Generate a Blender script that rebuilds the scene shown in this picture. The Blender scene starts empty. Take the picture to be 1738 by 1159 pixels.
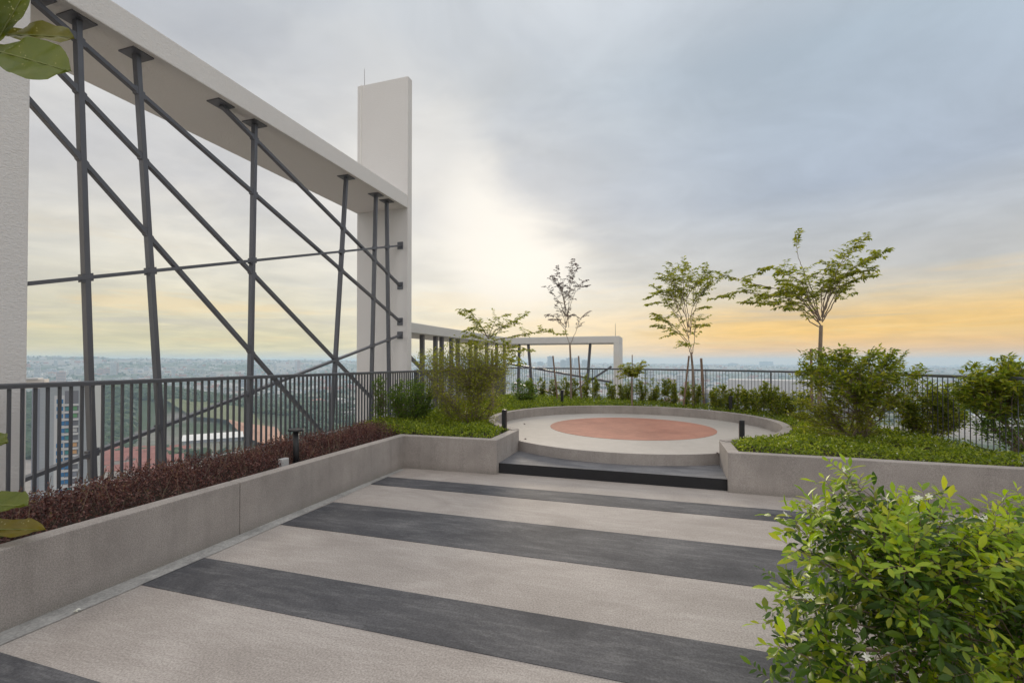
import bpy, math, random
import numpy as np
from mathutils import Vector

scene = bpy.context.scene
COL = scene.collection
rad = math.radians

# ------------------------------------------------------------------ camera
FOC, CX, HY, YAW, PITCH, EYE = 797.35, 869.0, 605.85, rad(17.675), rad(0.634), 1.6
cam_d = bpy.data.cameras.new('camera')
cam = bpy.data.objects.new('camera', cam_d)
COL.objects.link(cam)
cam.location = (0, 0, EYE)
cam.rotation_euler = (math.pi / 2 + PITCH, 0, YAW)
cam_d.sensor_width = 36.0
cam_d.lens = FOC / 1738 * 36
cam_d.shift_y = (HY - 579.5) / 1738
cam_d.clip_start = 0.05
cam_d.clip_end = 60000
scene.camera = cam
CF = np.array([-math.sin(YAW) * math.cos(PITCH), math.cos(YAW) * math.cos(PITCH), math.sin(PITCH)])
CR = np.array([math.cos(YAW), math.sin(YAW), 0.0])
CU = np.cross(CR, CF)
CC = np.array([0, 0, EYE])


def at(x, y, t):
    """world point seen at photo pixel (x, y), t metres along the viewing axis"""
    return CC + t * (CF + CR * (x - CX) / FOC - CU * (y - HY) / FOC)


def at_z(x, y, z):
    d = CF + CR * (x - CX) / FOC - CU * (y - HY) / FOC
    return CC + d * (z - EYE) / d[2]


# ------------------------------------------------------------------ view, sky, sun
scene.view_settings.view_transform = 'Standard'
scene.view_settings.look = 'None'
scene.view_settings.exposure = 0.0
scene.view_settings.gamma = 1.0
scene.cycles.max_bounces = 6
scene.cycles.transparent_max_bounces = 8
scene.cycles.volume_bounces = 2
scene.cycles.use_denoising = True

SUN_EL = rad(15.5)
sd = CF + CR * (900 - CX) / FOC
SUN_AZ = math.atan2(sd[0], sd[1])            # from +Y towards +X
SUN_DIR = np.array([math.sin(SUN_AZ) * math.cos(SUN_EL), math.cos(SUN_AZ) * math.cos(SUN_EL), math.sin(SUN_EL)])
sun_d = bpy.data.lights.new('sun', 'SUN')
sun_d.energy = 2.0
sun_d.angle = rad(14)
sun_d.color = (1.0, 0.86, 0.68)
sun = bpy.data.objects.new('sun', sun_d)
COL.objects.link(sun)
sun.rotation_euler = Vector(SUN_DIR).to_track_quat('Z', 'Y').to_euler()


def lin(r, g, b):
    f = lambda c: ((c / 255 + 0.055) / 1.055) ** 2.4 if c > 10 else c / 255 / 12.92
    return (f(r), f(g), f(b), 1.0)


class NT:
    """tiny node-tree helper"""
    def __init__(s, tree):
        s.t = tree
        tree.nodes.clear()

    def n(s, kind, inputs=None, **props):
        nd = s.t.nodes.new(kind)
        for k, v in props.items():
            setattr(nd, k, v)
        for k, v in (inputs or {}).items():
            s.put(nd.inputs[k], v)
        return nd

    def put(s, sock, v):
        if isinstance(v, bpy.types.NodeSocket):
            s.t.links.new(v, sock)
        else:
            sock.default_value = v

    def math(s, op, a, b=0.0, c=0.0, clamp=False):
        nd = s.n('ShaderNodeMath', {0: a, 1: b, 2: c}, operation=op, use_clamp=clamp)
        return nd.outputs[0]

    def dot(s, a, v):
        return s.n('ShaderNodeVectorMath', {0: a, 1: v}, operation='DOT_PRODUCT').outputs['Value']

    def ramp(s, fac, stops, interp='LINEAR'):
        nd = s.n('ShaderNodeValToRGB', {0: fac})
        cr = nd.color_ramp
        cr.interpolation = interp
        while len(cr.elements) < len(stops):
            cr.elements.new(0.5)
        for e, (p, c) in zip(cr.elements, stops):
            e.position = p
            e.color = c if len(c) == 4 else (*c, 1)
        return nd.outputs[0]

    def mix(s, fac, a, b, mode='MIX'):
        nd = s.n('ShaderNodeMix', data_type='RGBA', blend_type=mode)
        s.put(nd.inputs[0], fac)
        s.put(nd.inputs[6], a)
        s.put(nd.inputs[7], b)
        return nd.outputs[2]

    def noise(s, vec, scale, detail=4, rough=0.55, dist=0.0):
        nd = s.n('ShaderNodeTexNoise', {'Scale': scale, 'Detail': detail, 'Roughness': rough, 'Distortion': dist})
        if vec is not None:
            s.put(nd.inputs['Vector'], vec)
        return nd.outputs[0]


def g4(v):
    return (v, v, v, 1.0)


world = bpy.data.worlds.new('World')
scene.world = world
world.use_nodes = True
W = NT(world.node_tree)
wd = W.n('ShaderNodeTexCoord').outputs['Generated']
dz = W.dot(wd, (0, 0, 1))
fh = np.array([-math.sin(YAW), math.cos(YAW), 0])
da = W.dot(wd, tuple(CR))
db = W.dot(wd, tuple(fh))
dzc = W.math('MAXIMUM', dz, 0.0)
# cloud-deck coordinates: direction carried up to a flat layer of cloud
den = W.math('ADD', dzc, 0.10)
px_ = W.math('DIVIDE', da, den)
py_ = W.math('DIVIDE', db, den)
pv = W.n('ShaderNodeCombineXYZ', {0: px_, 1: py_, 2: 0.0}).outputs[0]
# broad tones by height, on the side away from the sunset and on the sunset side
left = W.ramp(dz, [(0.0, lin(236, 222, 170)), (0.03, lin(236, 221, 164)), (0.07, lin(230, 219, 184)), (0.16, lin(229, 224, 209)),
                   (0.30, lin(225, 222, 218)), (0.50, lin(205, 207, 210)), (0.62, lin(212, 217, 222)), (0.85, lin(250, 250, 250))])
right = W.ramp(dz, [(0.0, lin(255, 198, 130)), (0.022, lin(255, 196, 108)), (0.055, lin(255, 201, 88)), (0.085, lin(250, 207, 128)),
                    (0.115, lin(226, 209, 178)), (0.16, lin(203, 201, 197)), (0.30, lin(180, 190, 204)), (0.50, lin(184, 198, 211)),
                    (0.62, lin(200, 208, 218)), (0.85, lin(250, 250, 250))])
side = W.math('MULTIPLY_ADD', da, 1.05, 0.42, clamp=True)
side = W.n('ShaderNodeMapRange', {0: side, 1: 0.0, 2: 1.0, 3: 0.0, 4: 1.0}, interpolation_type='SMOOTHSTEP').outputs[0]
base = W.mix(side, left, right)
# clouds: soft, torn, and stretched by the perspective of the layer
warp = W.n('ShaderNodeTexNoise', {'Vector': pv, 'Scale': 0.8, 'Detail': 3.0}).outputs['Color']
pw = W.n('ShaderNodeVectorMath', {0: warp, 1: (0.9, 0.9, 0.0), 2: pv}, operation='MULTIPLY_ADD').outputs[0]
n1 = W.noise(pw, 0.75, 7, 0.56)
n2 = W.noise(pw, 2.1, 6, 0.6)
c1 = W.n('ShaderNodeMapRange', {0: n1, 1: 0.36, 2: 0.66, 3: 0.0, 4: 1.0}, interpolation_type='SMOOTHSTEP').outputs[0]
shade = W.ramp(c1, [(0.0, (0.87, 0.88, 0.91)), (0.5, (1.0, 0.995, 0.99)), (1.0, (1.10, 1.08, 1.05))])
c2 = W.n('ShaderNodeMapRange', {0: n2, 1: 0.35, 2: 0.68, 3: 0.92, 4: 1.08}).outputs[0]
amt = W.n('ShaderNodeMapRange', {0: side, 1: 0.2, 2: 1.0, 3: 1.0, 4: 0.35}).outputs[0]
cl = W.mix(amt, base, W.mix(1.0, base, shade, 'MULTIPLY'))
cl = W.mix(1.0, cl, W.n('ShaderNodeCombineColor', {0: c2, 1: c2, 2: c2}).outputs[0], 'MULTIPLY')
# flat grey bars of cloud low over the sunset
lowv = W.n('ShaderNodeCombineXYZ', {0: W.math('MULTIPLY', da, 2.6), 1: W.math('MULTIPLY', db, 2.6), 2: W.math('MULTIPLY', dz, 34.0)}).outputs[0]
n3 = W.noise(lowv, 1.0, 6, 0.6, 0.4)
bar = W.n('ShaderNodeMapRange', {0: n3, 1: 0.50, 2: 0.66, 3: 0.0, 4: 1.0}, interpolation_type='SMOOTHSTEP').outputs[0]
band = W.ramp(dz, [(0.0, g4(0.5)), (0.03, g4(0.8)), (0.09, g4(1)), (0.15, g4(0.4)), (0.24, g4(0))])
barf = W.math('MULTIPLY', W.math('MULTIPLY', bar, band), 0.36)
cl = W.mix(barf, cl, lin(184, 180, 178))
hi = W.n('ShaderNodeMapRange', {0: n3, 1: 0.46, 2: 0.33, 3: 0.0, 4: 1.0}, interpolation_type='SMOOTHSTEP').outputs[0]
cl = W.mix(W.math('MULTIPLY', W.math('MULTIPLY', hi, band), 0.4), cl, lin(255, 218, 148))
# light of the veiled sun through the cloud
g_dir = CF + CR * (885 - CX) / FOC - CU * (385 - HY) / FOC
g_dir = g_dir / np.linalg.norm(g_dir)
ga = W.dot(wd, tuple(g_dir))
edge = W.math('ADD', n1, W.math('MULTIPLY', W.math('SUBTRACT', W.math('MULTIPLY_ADD', dz, 1.15, da), 0.40), -2.2))       # the grey bank cuts the glow off on its right
edgef = W.n('ShaderNodeMapRange', {0: edge, 1: 0.25, 2: 0.68, 3: 0.10, 4: 1.0}, interpolation_type='SMOOTHSTEP').outputs[0]
gl1 = W.n('ShaderNodeMapRange', {0: ga, 1: 0.975, 2: 1.0, 3: 0.0, 4: 1.0}, interpolation_type='SMOOTHERSTEP').outputs[0]
gl2 = W.n('ShaderNodeMapRange', {0: ga, 1: 0.86, 2: 1.0, 3: 0.0, 4: 1.0}, interpolation_type='SMOOTHSTEP').outputs[0]
gs = W.math('MULTIPLY', W.math('ADD', W.math('MULTIPLY', gl1, 0.50), W.math('MULTIPLY', gl2, 0.37)), edgef)
cl = W.mix(gs, cl, (1.03, 0.98, 0.89, 1))
# the half of the sky behind the viewer: bright cloud, added as fill light for surfaces facing it
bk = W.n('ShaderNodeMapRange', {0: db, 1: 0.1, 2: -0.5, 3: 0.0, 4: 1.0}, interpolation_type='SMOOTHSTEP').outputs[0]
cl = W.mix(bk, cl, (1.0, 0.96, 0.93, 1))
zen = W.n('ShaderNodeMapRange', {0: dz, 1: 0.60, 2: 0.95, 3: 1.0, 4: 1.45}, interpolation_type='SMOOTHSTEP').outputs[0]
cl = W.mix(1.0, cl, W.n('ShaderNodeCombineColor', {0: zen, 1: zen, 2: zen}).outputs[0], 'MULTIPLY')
sky = W.n('ShaderNodeTexSky', sky_type='NISHITA', sun_disc=False)
sky.sun_elevation = SUN_EL
sky.sun_rotation = SUN_AZ
bg1 = W.n('ShaderNodeBackground', {'Color': sky.outputs[0], 'Strength': 0.08})
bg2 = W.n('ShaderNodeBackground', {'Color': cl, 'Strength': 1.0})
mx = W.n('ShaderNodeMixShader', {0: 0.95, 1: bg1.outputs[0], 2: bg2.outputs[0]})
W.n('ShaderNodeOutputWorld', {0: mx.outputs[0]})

# ------------------------------------------------------------------ materials
MATS = {}


def mat(name):
    m = bpy.data.materials.new(name)
    m.use_nodes = True
    MATS[name] = m
    return m, NT(m.node_tree)


def objco(T):
    return T.n('ShaderNodeTexCoord').outputs['Object']


def finish(T, color, rough, bump=None, strength=0.2, dist=0.01, spec=0.4, metal=0.0, extra=None):
    p = T.n('ShaderNodeBsdfPrincipled', {'Base Color': color, 'Roughness': rough, 'Metallic': metal})
    p.inputs['Specular IOR Level'].default_value = spec
    if bump is not None:
        b = T.n('ShaderNodeBump', {'Height': bump, 'Strength': strength, 'Distance': dist})
        T.put(p.inputs['Normal'], b.outputs[0])
    T.n('ShaderNodeOutputMaterial', {0: p.outputs[0]})
    return p


def masonry(name, dark, light, speck, scale=1.0, rough=0.85, bump=0.25, stain=0.25, grain=190, spec=0.3):
    m, T = mat(name)
    v = objco(T)
    big = T.noise(v, 0.9 * scale, 6, 0.62)
    mid = T.noise(v, 6.0 * scale, 5, 0.6)
    fine = T.noise(v, grain, 2, 0.6)
    c = T.mix(T.math('MULTIPLY', mid, 1.0), dark, light)
    bigr = T.n('ShaderNodeMapRange', {0: big, 1: 0.3, 2: 0.7, 3: 1.0 - stain, 4: 1.0 + stain * 0.6}).outputs[0]
    c = T.mix(1.0, c, T.n('ShaderNodeCombineColor', {0: bigr, 1: bigr, 2: bigr}).outputs[0], 'MULTIPLY')
    fr = T.n('ShaderNodeMapRange', {0: fine, 1: 0.36, 2: 0.64, 3: 1.0 - speck * .7, 4: 1.0 + speck * .7}).outputs[0]
    if name == 'pebble_plaster':
        st = T.noise(T.n('ShaderNodeMapping', {'Vector': v, 'Scale': (7, 7, 0.5)}).outputs[0], 1.0, 6, 0.62)
        sk = T.n('ShaderNodeMapRange', {0: st, 1: 0.50, 2: 0.72, 3: 0.0, 4: 0.30}).outputs[0]
        c = T.mix(sk, c, (0.17, 0.155, 0.14, 1))
        zz = T.n('ShaderNodeSeparateXYZ', {0: v}).outputs[2]
        spl = T.math('MULTIPLY', T.n('ShaderNodeMapRange', {0: T.math('MULTIPLY_ADD', mid, -0.12, zz), 1: -0.05, 2: 0.05, 3: 0.5, 4: 0.0}).outputs[0], 1.0)
        c = T.mix(spl, c, (0.20, 0.185, 0.165, 1))
    c = T.mix(1.0, c, T.n('ShaderNodeCombineColor', {0: fr, 1: fr, 2: fr}).outputs[0], 'MULTIPLY')
    finish(T, c, rough, T.math('ADD', T.math('MULTIPLY', fine, 0.6), mid), bump, 0.006, spec)
    return m


masonry('drain_concrete', (0.24, 0.237, 0.23, 1), (0.52, 0.51, 0.49, 1), 0.2, 2.2, 0.8, 0.2, 0.34, 60)
masonry('pebble_plaster', (0.305, 0.275, 0.255, 1), (0.405, 0.368, 0.342, 1), 0.27, 1.0, 0.85, 0.16, 0.26, 130)
masonry('smooth_screed', (0.36, 0.335, 0.31, 1), (0.45, 0.42, 0.39, 1), 0.10, 1.0, 0.75, 0.1, 0.12, 160)
masonry('step_black', (0.010, 0.010, 0.012, 1), (0.020, 0.020, 0.023, 1), 0.2, 1.0, 0.55, 0.1, 0.2, 150, 0.4)
masonry('red_screed', (0.31, 0.140, 0.098, 1), (0.44, 0.205, 0.148, 1), 0.12, 1.8, 0.8, 0.1, 0.24, 120)
masonry('soil', (0.035, 0.025, 0.018, 1), (0.07, 0.05, 0.035, 1), 0.5, 2.0, 0.95, 0.8, 0.3, 60)
masonry('ledge_concrete', (0.40, 0.38, 0.36, 1), (0.52, 0.50, 0.47, 1), 0.15, 1.0, 0.85, 0.2, 0.15, 120)
masonry('white_stucco_far', (0.62, 0.61, 0.59, 1), (0.70, 0.69, 0.67, 1), 0.05, 0.6, 0.9, 0.1, 0.08, 60)


def worn_paving(name, dark, light, pale):
    m, T = mat(name)
    v = objco(T)
    fine = T.noise(v, 240, 1, 0.5)
    grit = T.noise(v, 88, 2, 0.6)
    cloud = T.noise(T.n('ShaderNodeMapping', {'Vector': v, 'Rotation': (0, 0, 0.5), 'Scale': (0.9, 2.0, 1)}).outputs[0], 1.1, 8, 0.68, 0.6)
    scuff = T.noise(T.n('ShaderNodeMapping', {'Vector': v, 'Rotation': (0, 0, -0.35), 'Scale': (1.2, 9, 1)}).outputs[0], 2.2, 6, 0.7, 0.8)
    c = T.mix(T.n('ShaderNodeMapRange', {0: cloud, 1: 0.32, 2: 0.68}).outputs[0], dark, light)
    sf = T.n('ShaderNodeMapRange', {0: T.math('MULTIPLY', scuff, T.math('MULTIPLY_ADD', cloud, 1.2, 0.35)), 1: 0.46, 2: 0.76, 3: 0.0, 4: 0.65}).outputs[0]
    c = T.mix(sf, c, pale)
    fr = T.n('ShaderNodeMapRange', {0: T.math('MULTIPLY_ADD', grit, 0.7, T.math('MULTIPLY', fine, 0.3)), 1: 0.36, 2: 0.64, 3: 0.73, 4: 1.27}).outputs[0]
    c = T.mix(1.0, c, T.n('ShaderNodeCombineColor', {0: fr, 1: fr, 2: fr}).outputs[0], 'MULTIPLY')
    finish(T, c, 0.78, grit, 0.10, 0.004, 0.3)


worn_paving('dark_paving', (0.048, 0.049, 0.056, 1), (0.112, 0.111, 0.118, 1), (0.19, 0.188, 0.19, 1))
worn_paving('step_grey', (0.10, 0.102, 0.113, 1), (0.18, 0.18, 0.19, 1), (0.28, 0.275, 0.275, 1))
worn_paving('aggregate_paving', (0.30, 0.268, 0.245, 1), (0.40, 0.362, 0.335, 1), (0.45, 0.415, 0.385, 1))


def stucco():
    m, T = mat('white_stucco')
    v = objco(T)
    vs = T.n('ShaderNodeMapping', {'Vector': v, 'Scale': (1, 1, 2.0)}).outputs[0]
    a = T.noise(vs, 34, 5, 0.6, 0.5)
    b = T.noise(v, 0.7, 5, 0.6)
    c = T.mix(b, (0.69, 0.665, 0.645, 1), (0.78, 0.76, 0.74, 1))
    finish(T, c, 0.9, a, 0.75, 0.012, 0.25)
    return m


stucco()


def metal_paint(name, col, rough=0.45):
    m, T = mat(name)
    v = objco(T)
    a = T.noise(v, 3.0, 5, 0.6)
    c = T.mix(a, tuple(x * 0.8 for x in col) + (1,), tuple(x * 1.2 for x in col) + (1,))
    r = T.n('ShaderNodeMapRange', {0: T.noise(v, 30, 3), 3: rough - 0.08, 4: rough + 0.12}).outputs[0]
    finish(T, c, r, T.noise(v, 90, 2), 0.04, 0.002, 0.5)
    return m


metal_paint('steel_grey', (0.100, 0.104, 0.120), 0.36)
metal_paint('rail_grey', (0.078, 0.081, 0.092), 0.40)
metal_paint('black_metal', (0.012, 0.012, 0.014), 0.45)
metal_paint('pale_metal', (0.45, 0.45, 0.45), 0.4)


def plain(name, col, rough=0.8, var=0.15, scale=3.0):
    m, T = mat(name)
    a = T.noise(objco(T), scale, 4, 0.6)
    c = T.mix(a, tuple(x * (1 - var) for x in col) + (1,), tuple(x * (1 + var) for x in col) + (1,))
    finish(T, c, rough)
    return m


def bark(name, d, l):
    m, T = mat(name)
    v = objco(T)
    vs = T.n('ShaderNodeMapping', {'Vector': v, 'Scale': (1, 1, 0.25)}).outputs[0]
    a = T.noise(vs, 60, 5, 0.65)
    finish(T, T.mix(a, d, l), 0.9, a, 0.5, 0.006, 0.2)
    return m


bark('pale_bark', (0.16, 0.12, 0.09, 1), (0.36, 0.29, 0.235, 1))
bark('twig_bark', (0.12, 0.085, 0.06, 1), (0.27, 0.205, 0.15, 1))
bark('stake_wood', (0.15, 0.10, 0.075, 1), (0.30, 0.215, 0.165, 1))


def leafmat(name, stops, transl=0.35, rough=0.42, tcol=(1.0, 1.05, 0.45), spec=0.45):
    m, T = mat(name)
    ri = T.n('ShaderNodeNewGeometry').outputs['Random Per Island']
    c = T.ramp(ri, stops)
    p = T.n('ShaderNodeBsdfPrincipled', {'Base Color': c, 'Roughness': rough})
    p.inputs['Specular IOR Level'].default_value = spec
    tc = T.mix(1.0, c, (*[1.5 * x for x in tcol], 1), 'MULTIPLY')
    t = T.n('ShaderNodeBsdfTranslucent', {'Color': tc})
    mx = T.n('ShaderNodeMixShader', {0: transl, 1: p.outputs[0], 2: t.outputs[0]})
    T.n('ShaderNodeOutputMaterial', {0: mx.outputs[0]})
    return m


leafmat('leaf_jasmine', [(0.0, (0.024, 0.056, 0.006)), (0.45, (0.066, 0.132, 0.010)), (0.8, (0.140, 0.220, 0.014)), (1.0, (0.25, 0.26, 0.020))], 0.4)
leafmat('leaf_jasmine_young', [(0.0, (0.18, 0.29, 0.013)), (0.6, (0.32, 0.43, 0.017)), (1.0, (0.43, 0.44, 0.022))], 0.42)
leafmat('leaf_cover', [(0.0, (0.085, 0.130, 0.011)), (0.5, (0.20, 0.265, 0.018)), (1.0, (0.34, 0.38, 0.030))], 0.38)
leafmat('leaf_maroon', [(0.0, (0.039, 0.018, 0.018)), (0.4, (0.088, 0.037, 0.035)), (0.75, (0.165, 0.075, 0.064)), (1.0, (0.264, 0.149, 0.121))], 0.25, 0.4, (1.0, 0.6, 0.5))
leafmat('leaf_maroon_tip', [(0.0, (0.13, 0.055, 0.045)), (0.6, (0.22, 0.11, 0.085)), (0.85, (0.17, 0.14, 0.05)), (1.0, (0.32, 0.20, 0.17))], 0.3, 0.35, (1.0, 0.7, 0.6))
leafmat('leaf_bush', [(0.0, (0.080, 0.115, 0.011)), (0.5, (0.185, 0.235, 0.017)), (1.0, (0.36, 0.34, 0.030))], 0.42)
leafmat('leaf_olive', [(0.0, (0.125, 0.140, 0.020)), (0.5, (0.245, 0.260, 0.030)), (1.0, (0.38, 0.38, 0.050))], 0.42)
leafmat('leaf_tree', [(0.0, (0.125, 0.155, 0.013)), (0.5, (0.255, 0.280, 0.020)), (1.0, (0.42, 0.39, 0.034))], 0.45)
leafmat('leaf_dry', [(0.0, (0.030, 0.018, 0.018)), (1.0, (0.085, 0.045, 0.045))], 0.25, 0.6, (1.0, 0.7, 0.6))
leafmat('leaf_hedge', [(0.0, (0.059, 0.112, 0.016)), (0.5, (0.124, 0.217, 0.022)), (1.0, (0.240, 0.326, 0.034))], 0.38)
leafmat('petal_white', [(0.0, (0.62, 0.62, 0.54)), (1.0, (0.80, 0.80, 0.74))], 0.3, 0.6, (1, 1, 0.95))


def figmat(name, a, b, spots):
    m, T = mat(name)
    v = objco(T)
    n = T.noise(v, 9, 4, 0.6)
    c = T.mix(n, a, b)
    vo = T.n('ShaderNodeTexVoronoi', {'Vector': v, 'Scale': 42.0}).outputs['Distance']
    sp = T.n('ShaderNodeMapRange', {0: vo, 1: 0.16, 2: 0.26, 3: 1.0, 4: 0.0}).outputs[0]
    gate = T.n('ShaderNodeMapRange', {0: T.noise(v, 7, 2), 1: 0.52, 2: 0.62, 3: 0.0, 4: spots}).outputs[0]
    c = T.mix(T.math('MULTIPLY', sp, gate), c, (0.42, 0.40, 0.22, 1))
    p = T.n('ShaderNodeBsdfPrincipled', {'Base Color': c, 'Roughness': 0.38})
    b = T.n('ShaderNodeBump', {'Height': T.noise(v, 26, 3), 'Strength': 0.25, 'Distance': 0.006})
    T.put(p.inputs['Normal'], b.outputs[0])
    t = T.n('ShaderNodeBsdfTranslucent', {'Color': T.mix(1.0, c, (1.5, 1.5, 0.5, 1), 'MULTIPLY')})
    mx = T.n('ShaderNodeMixShader', {0: 0.3, 1: p.outputs[0], 2: t.outputs[0]})
    T.n('ShaderNodeOutputMaterial', {0: mx.outputs[0]})


figmat('leaf_fig', (0.060, 0.100, 0.008, 1), (0.150, 0.165, 0.010, 1), 1.0)
figmat('leaf_fig_dull', (0.085, 0.085, 0.010, 1), (0.165, 0.150, 0.014, 1), 1.0)
figmat('leaf_fig_old', (0.14, 0.105, 0.016, 1), (0.24, 0.20, 0.022, 1), 1.0)
plain('fig_rib', (0.22, 0.24, 0.07), 0.5)

plain('tower_wall', (0.33, 0.35, 0.37), 0.85, 0.06, 0.1)
plain('tower_side', (0.25, 0.26, 0.30), 0.85, 0.06, 0.1)
plain('tower_white', (0.52, 0.52, 0.52), 0.8, 0.05)
plain('window_blue', (0.04, 0.17, 0.36), 0.2, 0.3, 0.25)
plain('window_teal', (0.06, 0.26, 0.27), 0.25, 0.25, 0.3)
plain('panel_orange', (0.62, 0.36, 0.17), 0.7, 0.15)
plain('panel_green', (0.14, 0.34, 0.16), 0.7, 0.15)
plain('recess_grey', (0.17, 0.17, 0.19), 0.8)
plain('roof_red', (0.33, 0.135, 0.105), 0.8, 0.55, 0.09)
plain('house_wall', (0.55, 0.50, 0.45), 0.85, 0.15, 0.2)
plain('hall_white', (0.80, 0.78, 0.74), 0.6, 0.06, 0.1)
plain('far_white', (0.62, 0.61, 0.60), 0.85, 0.08, 0.05)
plain('far_pink', (0.55, 0.38, 0.33), 0.85, 0.08, 0.05)
plain('far_grey', (0.36, 0.38, 0.42), 0.85, 0.08, 0.05)
plain('far_glass', (0.10, 0.13, 0.17), 0.3, 0.2, 0.1)
plain('court_clay', (0.46, 0.25, 0.16), 0.9, 0.15, 0.05)
plain('field_grass', (0.15, 0.165, 0.065), 0.9, 0.3, 0.02)
leafmat('leaf_forest', [(0.0, (0.018, 0.040, 0.016)), (0.6, (0.034, 0.068, 0.024)), (1.0, (0.060, 0.092, 0.028))], 0.0, 0.8)


def townmat():
    m, T = mat('far_town')
    ri = T.n('ShaderNodeNewGeometry').outputs['Random Per Island']
    c = T.ramp(ri, [(0.0, (0.30, 0.29, 0.28)), (0.3, (0.60, 0.57, 0.53)), (0.5, (0.45, 0.20, 0.15)), (0.68, (0.70, 0.68, 0.66)), (0.85, (0.32, 0.34, 0.38)), (1.0, (0.62, 0.50, 0.42))], 'CONSTANT')
    finish(T, c, 0.85)


townmat()


def landmat():
    m, T = mat('land')
    v = objco(T)
    a = T.noise(v, 0.0022, 6, 0.6)
    b = T.noise(v, 0.012, 5, 0.65)
    d = T.noise(v, 0.05, 4, 0.6)
    green = T.mix(b, (0.025, 0.048, 0.018, 1), (0.07, 0.10, 0.03, 1))
    town = T.mix(d, (0.16, 0.15, 0.14, 1), (0.40, 0.34, 0.30, 1))
    f = T.n('ShaderNodeMapRange', {0: a, 1: 0.45, 2: 0.55}).outputs[0]
    c = T.mix(f, green, town)
    finish(T, c, 0.95)


landmat()

# ------------------------------------------------------------------ mesh helpers


class MB:
    """collects shapes, then becomes ONE mesh object"""
    def __init__(s):
        s.v, s.f, s.mi, s.n = [], [], [], 0

    def add(s, verts, faces, mi=0):
        verts = np.asarray(verts, float)
        s.v.append(verts)
        for f in faces:
            s.f.append([int(i) + s.n for i in f])
            s.mi.append(mi)
        s.n += len(verts)
        return s

    def box(s, a, b, mi=0):
        x0, y0, z0 = a
        x1, y1, z1 = b
        return s.add([(x0, y0, z0), (x1, y0, z0), (x1, y1, z0), (x0, y1, z0), (x0, y0, z1), (x1, y0, z1), (x1, y1, z1), (x0, y1, z1)],
                     [(3, 2, 1, 0), (4, 5, 6, 7), (0, 1, 5, 4), (1, 2, 6, 5), (2, 3, 7, 6), (3, 0, 4, 7)], mi)

    def prism(s, poly, z0, z1, mi=0, mi_side=None):
        n = len(poly)
        v = [(x, y, z0) for x, y in poly] + [(x, y, z1) for x, y in poly]
        s.add(v, [list(range(n))[::-1], list(range(n, 2 * n))], mi)
        s.n -= 2 * n
        for i in range(n):
            j = (i + 1) % n
            s.f.append([s.n + i, s.n + j, s.n + n + j, s.n + n + i])
            s.mi.append(mi if mi_side is None else mi_side)
        s.n += 2 * n
        return s

    def bar(s, p, q, w, h=None, up=(0, 0, 1), mi=0):
        """square tube from p to q, w across, h along 'up'"""
        h = h or w
        p, q = np.array(p, float), np.array(q, float)
        d = (q - p) / np.linalg.norm(q - p)
        up = np.array(up, float)
        if abs(d @ up) > 0.98:
            up = np.array([1.0, 0, 0])
        sx = np.cross(d, up)
        sx /= np.linalg.norm(sx)
        sy = np.cross(sx, d)
        c = []
        for e in (p, q):
            for a, b in ((-1, -1), (1, -1), (1, 1), (-1, 1)):
                c.append(e + sx * a * w / 2 + sy * b * h / 2)
        return s.add(c, [(0, 1, 2, 3)[::-1], (4, 5, 6, 7), (0, 1, 5, 4)[::-1], (1, 2, 6, 5)[::-1], (2, 3, 7, 6)[::-1], (3, 0, 4, 7)[::-1]][0:6], mi)

    def tube(s, pts, radii, seg=6, mi=0, cap=True):
        pts = np.asarray(pts, float)
        n = len(pts)
        tan = np.gradient(pts, axis=0)
        tan /= np.linalg.norm(tan, axis=1)[:, None] + 1e-9
        ref = np.array([0.31, 0.87, 0.38])
        v = []
        for i in range(n):
            a = np.cross(tan[i], ref)
            a /= np.linalg.norm(a) + 1e-9
            b = np.cross(tan[i], a)
            for k in range(seg):
                th = 2 * math.pi * k / seg
                v.append(pts[i] + radii[i] * (math.cos(th) * a + math.sin(th) * b))
        f = []
        for i in range(n - 1):
            for k in range(seg):
                k2 = (k + 1) % seg
                f.append((i * seg + k, i * seg + k2, (i + 1) * seg + k2, (i + 1) * seg + k))
        if cap:
            f.append(tuple(range(seg))[::-1])
            f.append(tuple((n - 1) * seg + k for k in range(seg)))
        return s.add(v, f, mi)

    def build(s, name, mats, parent=None, smooth=False, bevel=0.0):
        me = bpy.data.meshes.new(name)
        me.from_pydata(np.concatenate(s.v), [], s.f)
        mats = mats if isinstance(mats, (list, tuple)) else [mats]
        for m in mats:
            me.materials.append(MATS[m])
        if len(mats) > 1:
            me.polygons.foreach_set('material_index', s.mi)
        if smooth:
            me.polygons.foreach_set('use_smooth', [True] * len(me.polygons))
        me.update()
        return link(name, me, parent, bevel)


def link(name, me, parent=None, bevel=0.0):
    o = bpy.data.objects.new(name, me)
    COL.objects.link(o)
    if parent is not None:
        o.parent = parent
        o.location = -Vector(parent.location)
    if bevel:
        b = o.modifiers.new('bevel', 'BEVEL')
        b.width = bevel
        b.segments = 2
        b.limit_method = 'ANGLE'
        b.angle_limit = rad(40)
    return o


def tag(o, label, cat, group=None, kind=None):
    if label:
        o['label'] = label
    if cat:
        o['category'] = cat
    if group:
        o['group'] = group
    if kind:
        o['kind'] = kind
    return o


def thing(name, loc, label, cat, group=None):
    o = bpy.data.objects.new(name, None)
    COL.objects.link(o)
    o.location = tuple(float(c) for c in loc)
    o.empty_display_size = 0.2
    return tag(o, label, cat, group)


def struct(o):
    o['kind'] = 'structure'
    return o


def unit(a):
    return a / (np.linalg.norm(a, axis=-1, keepdims=True) + 1e-9)


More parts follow.
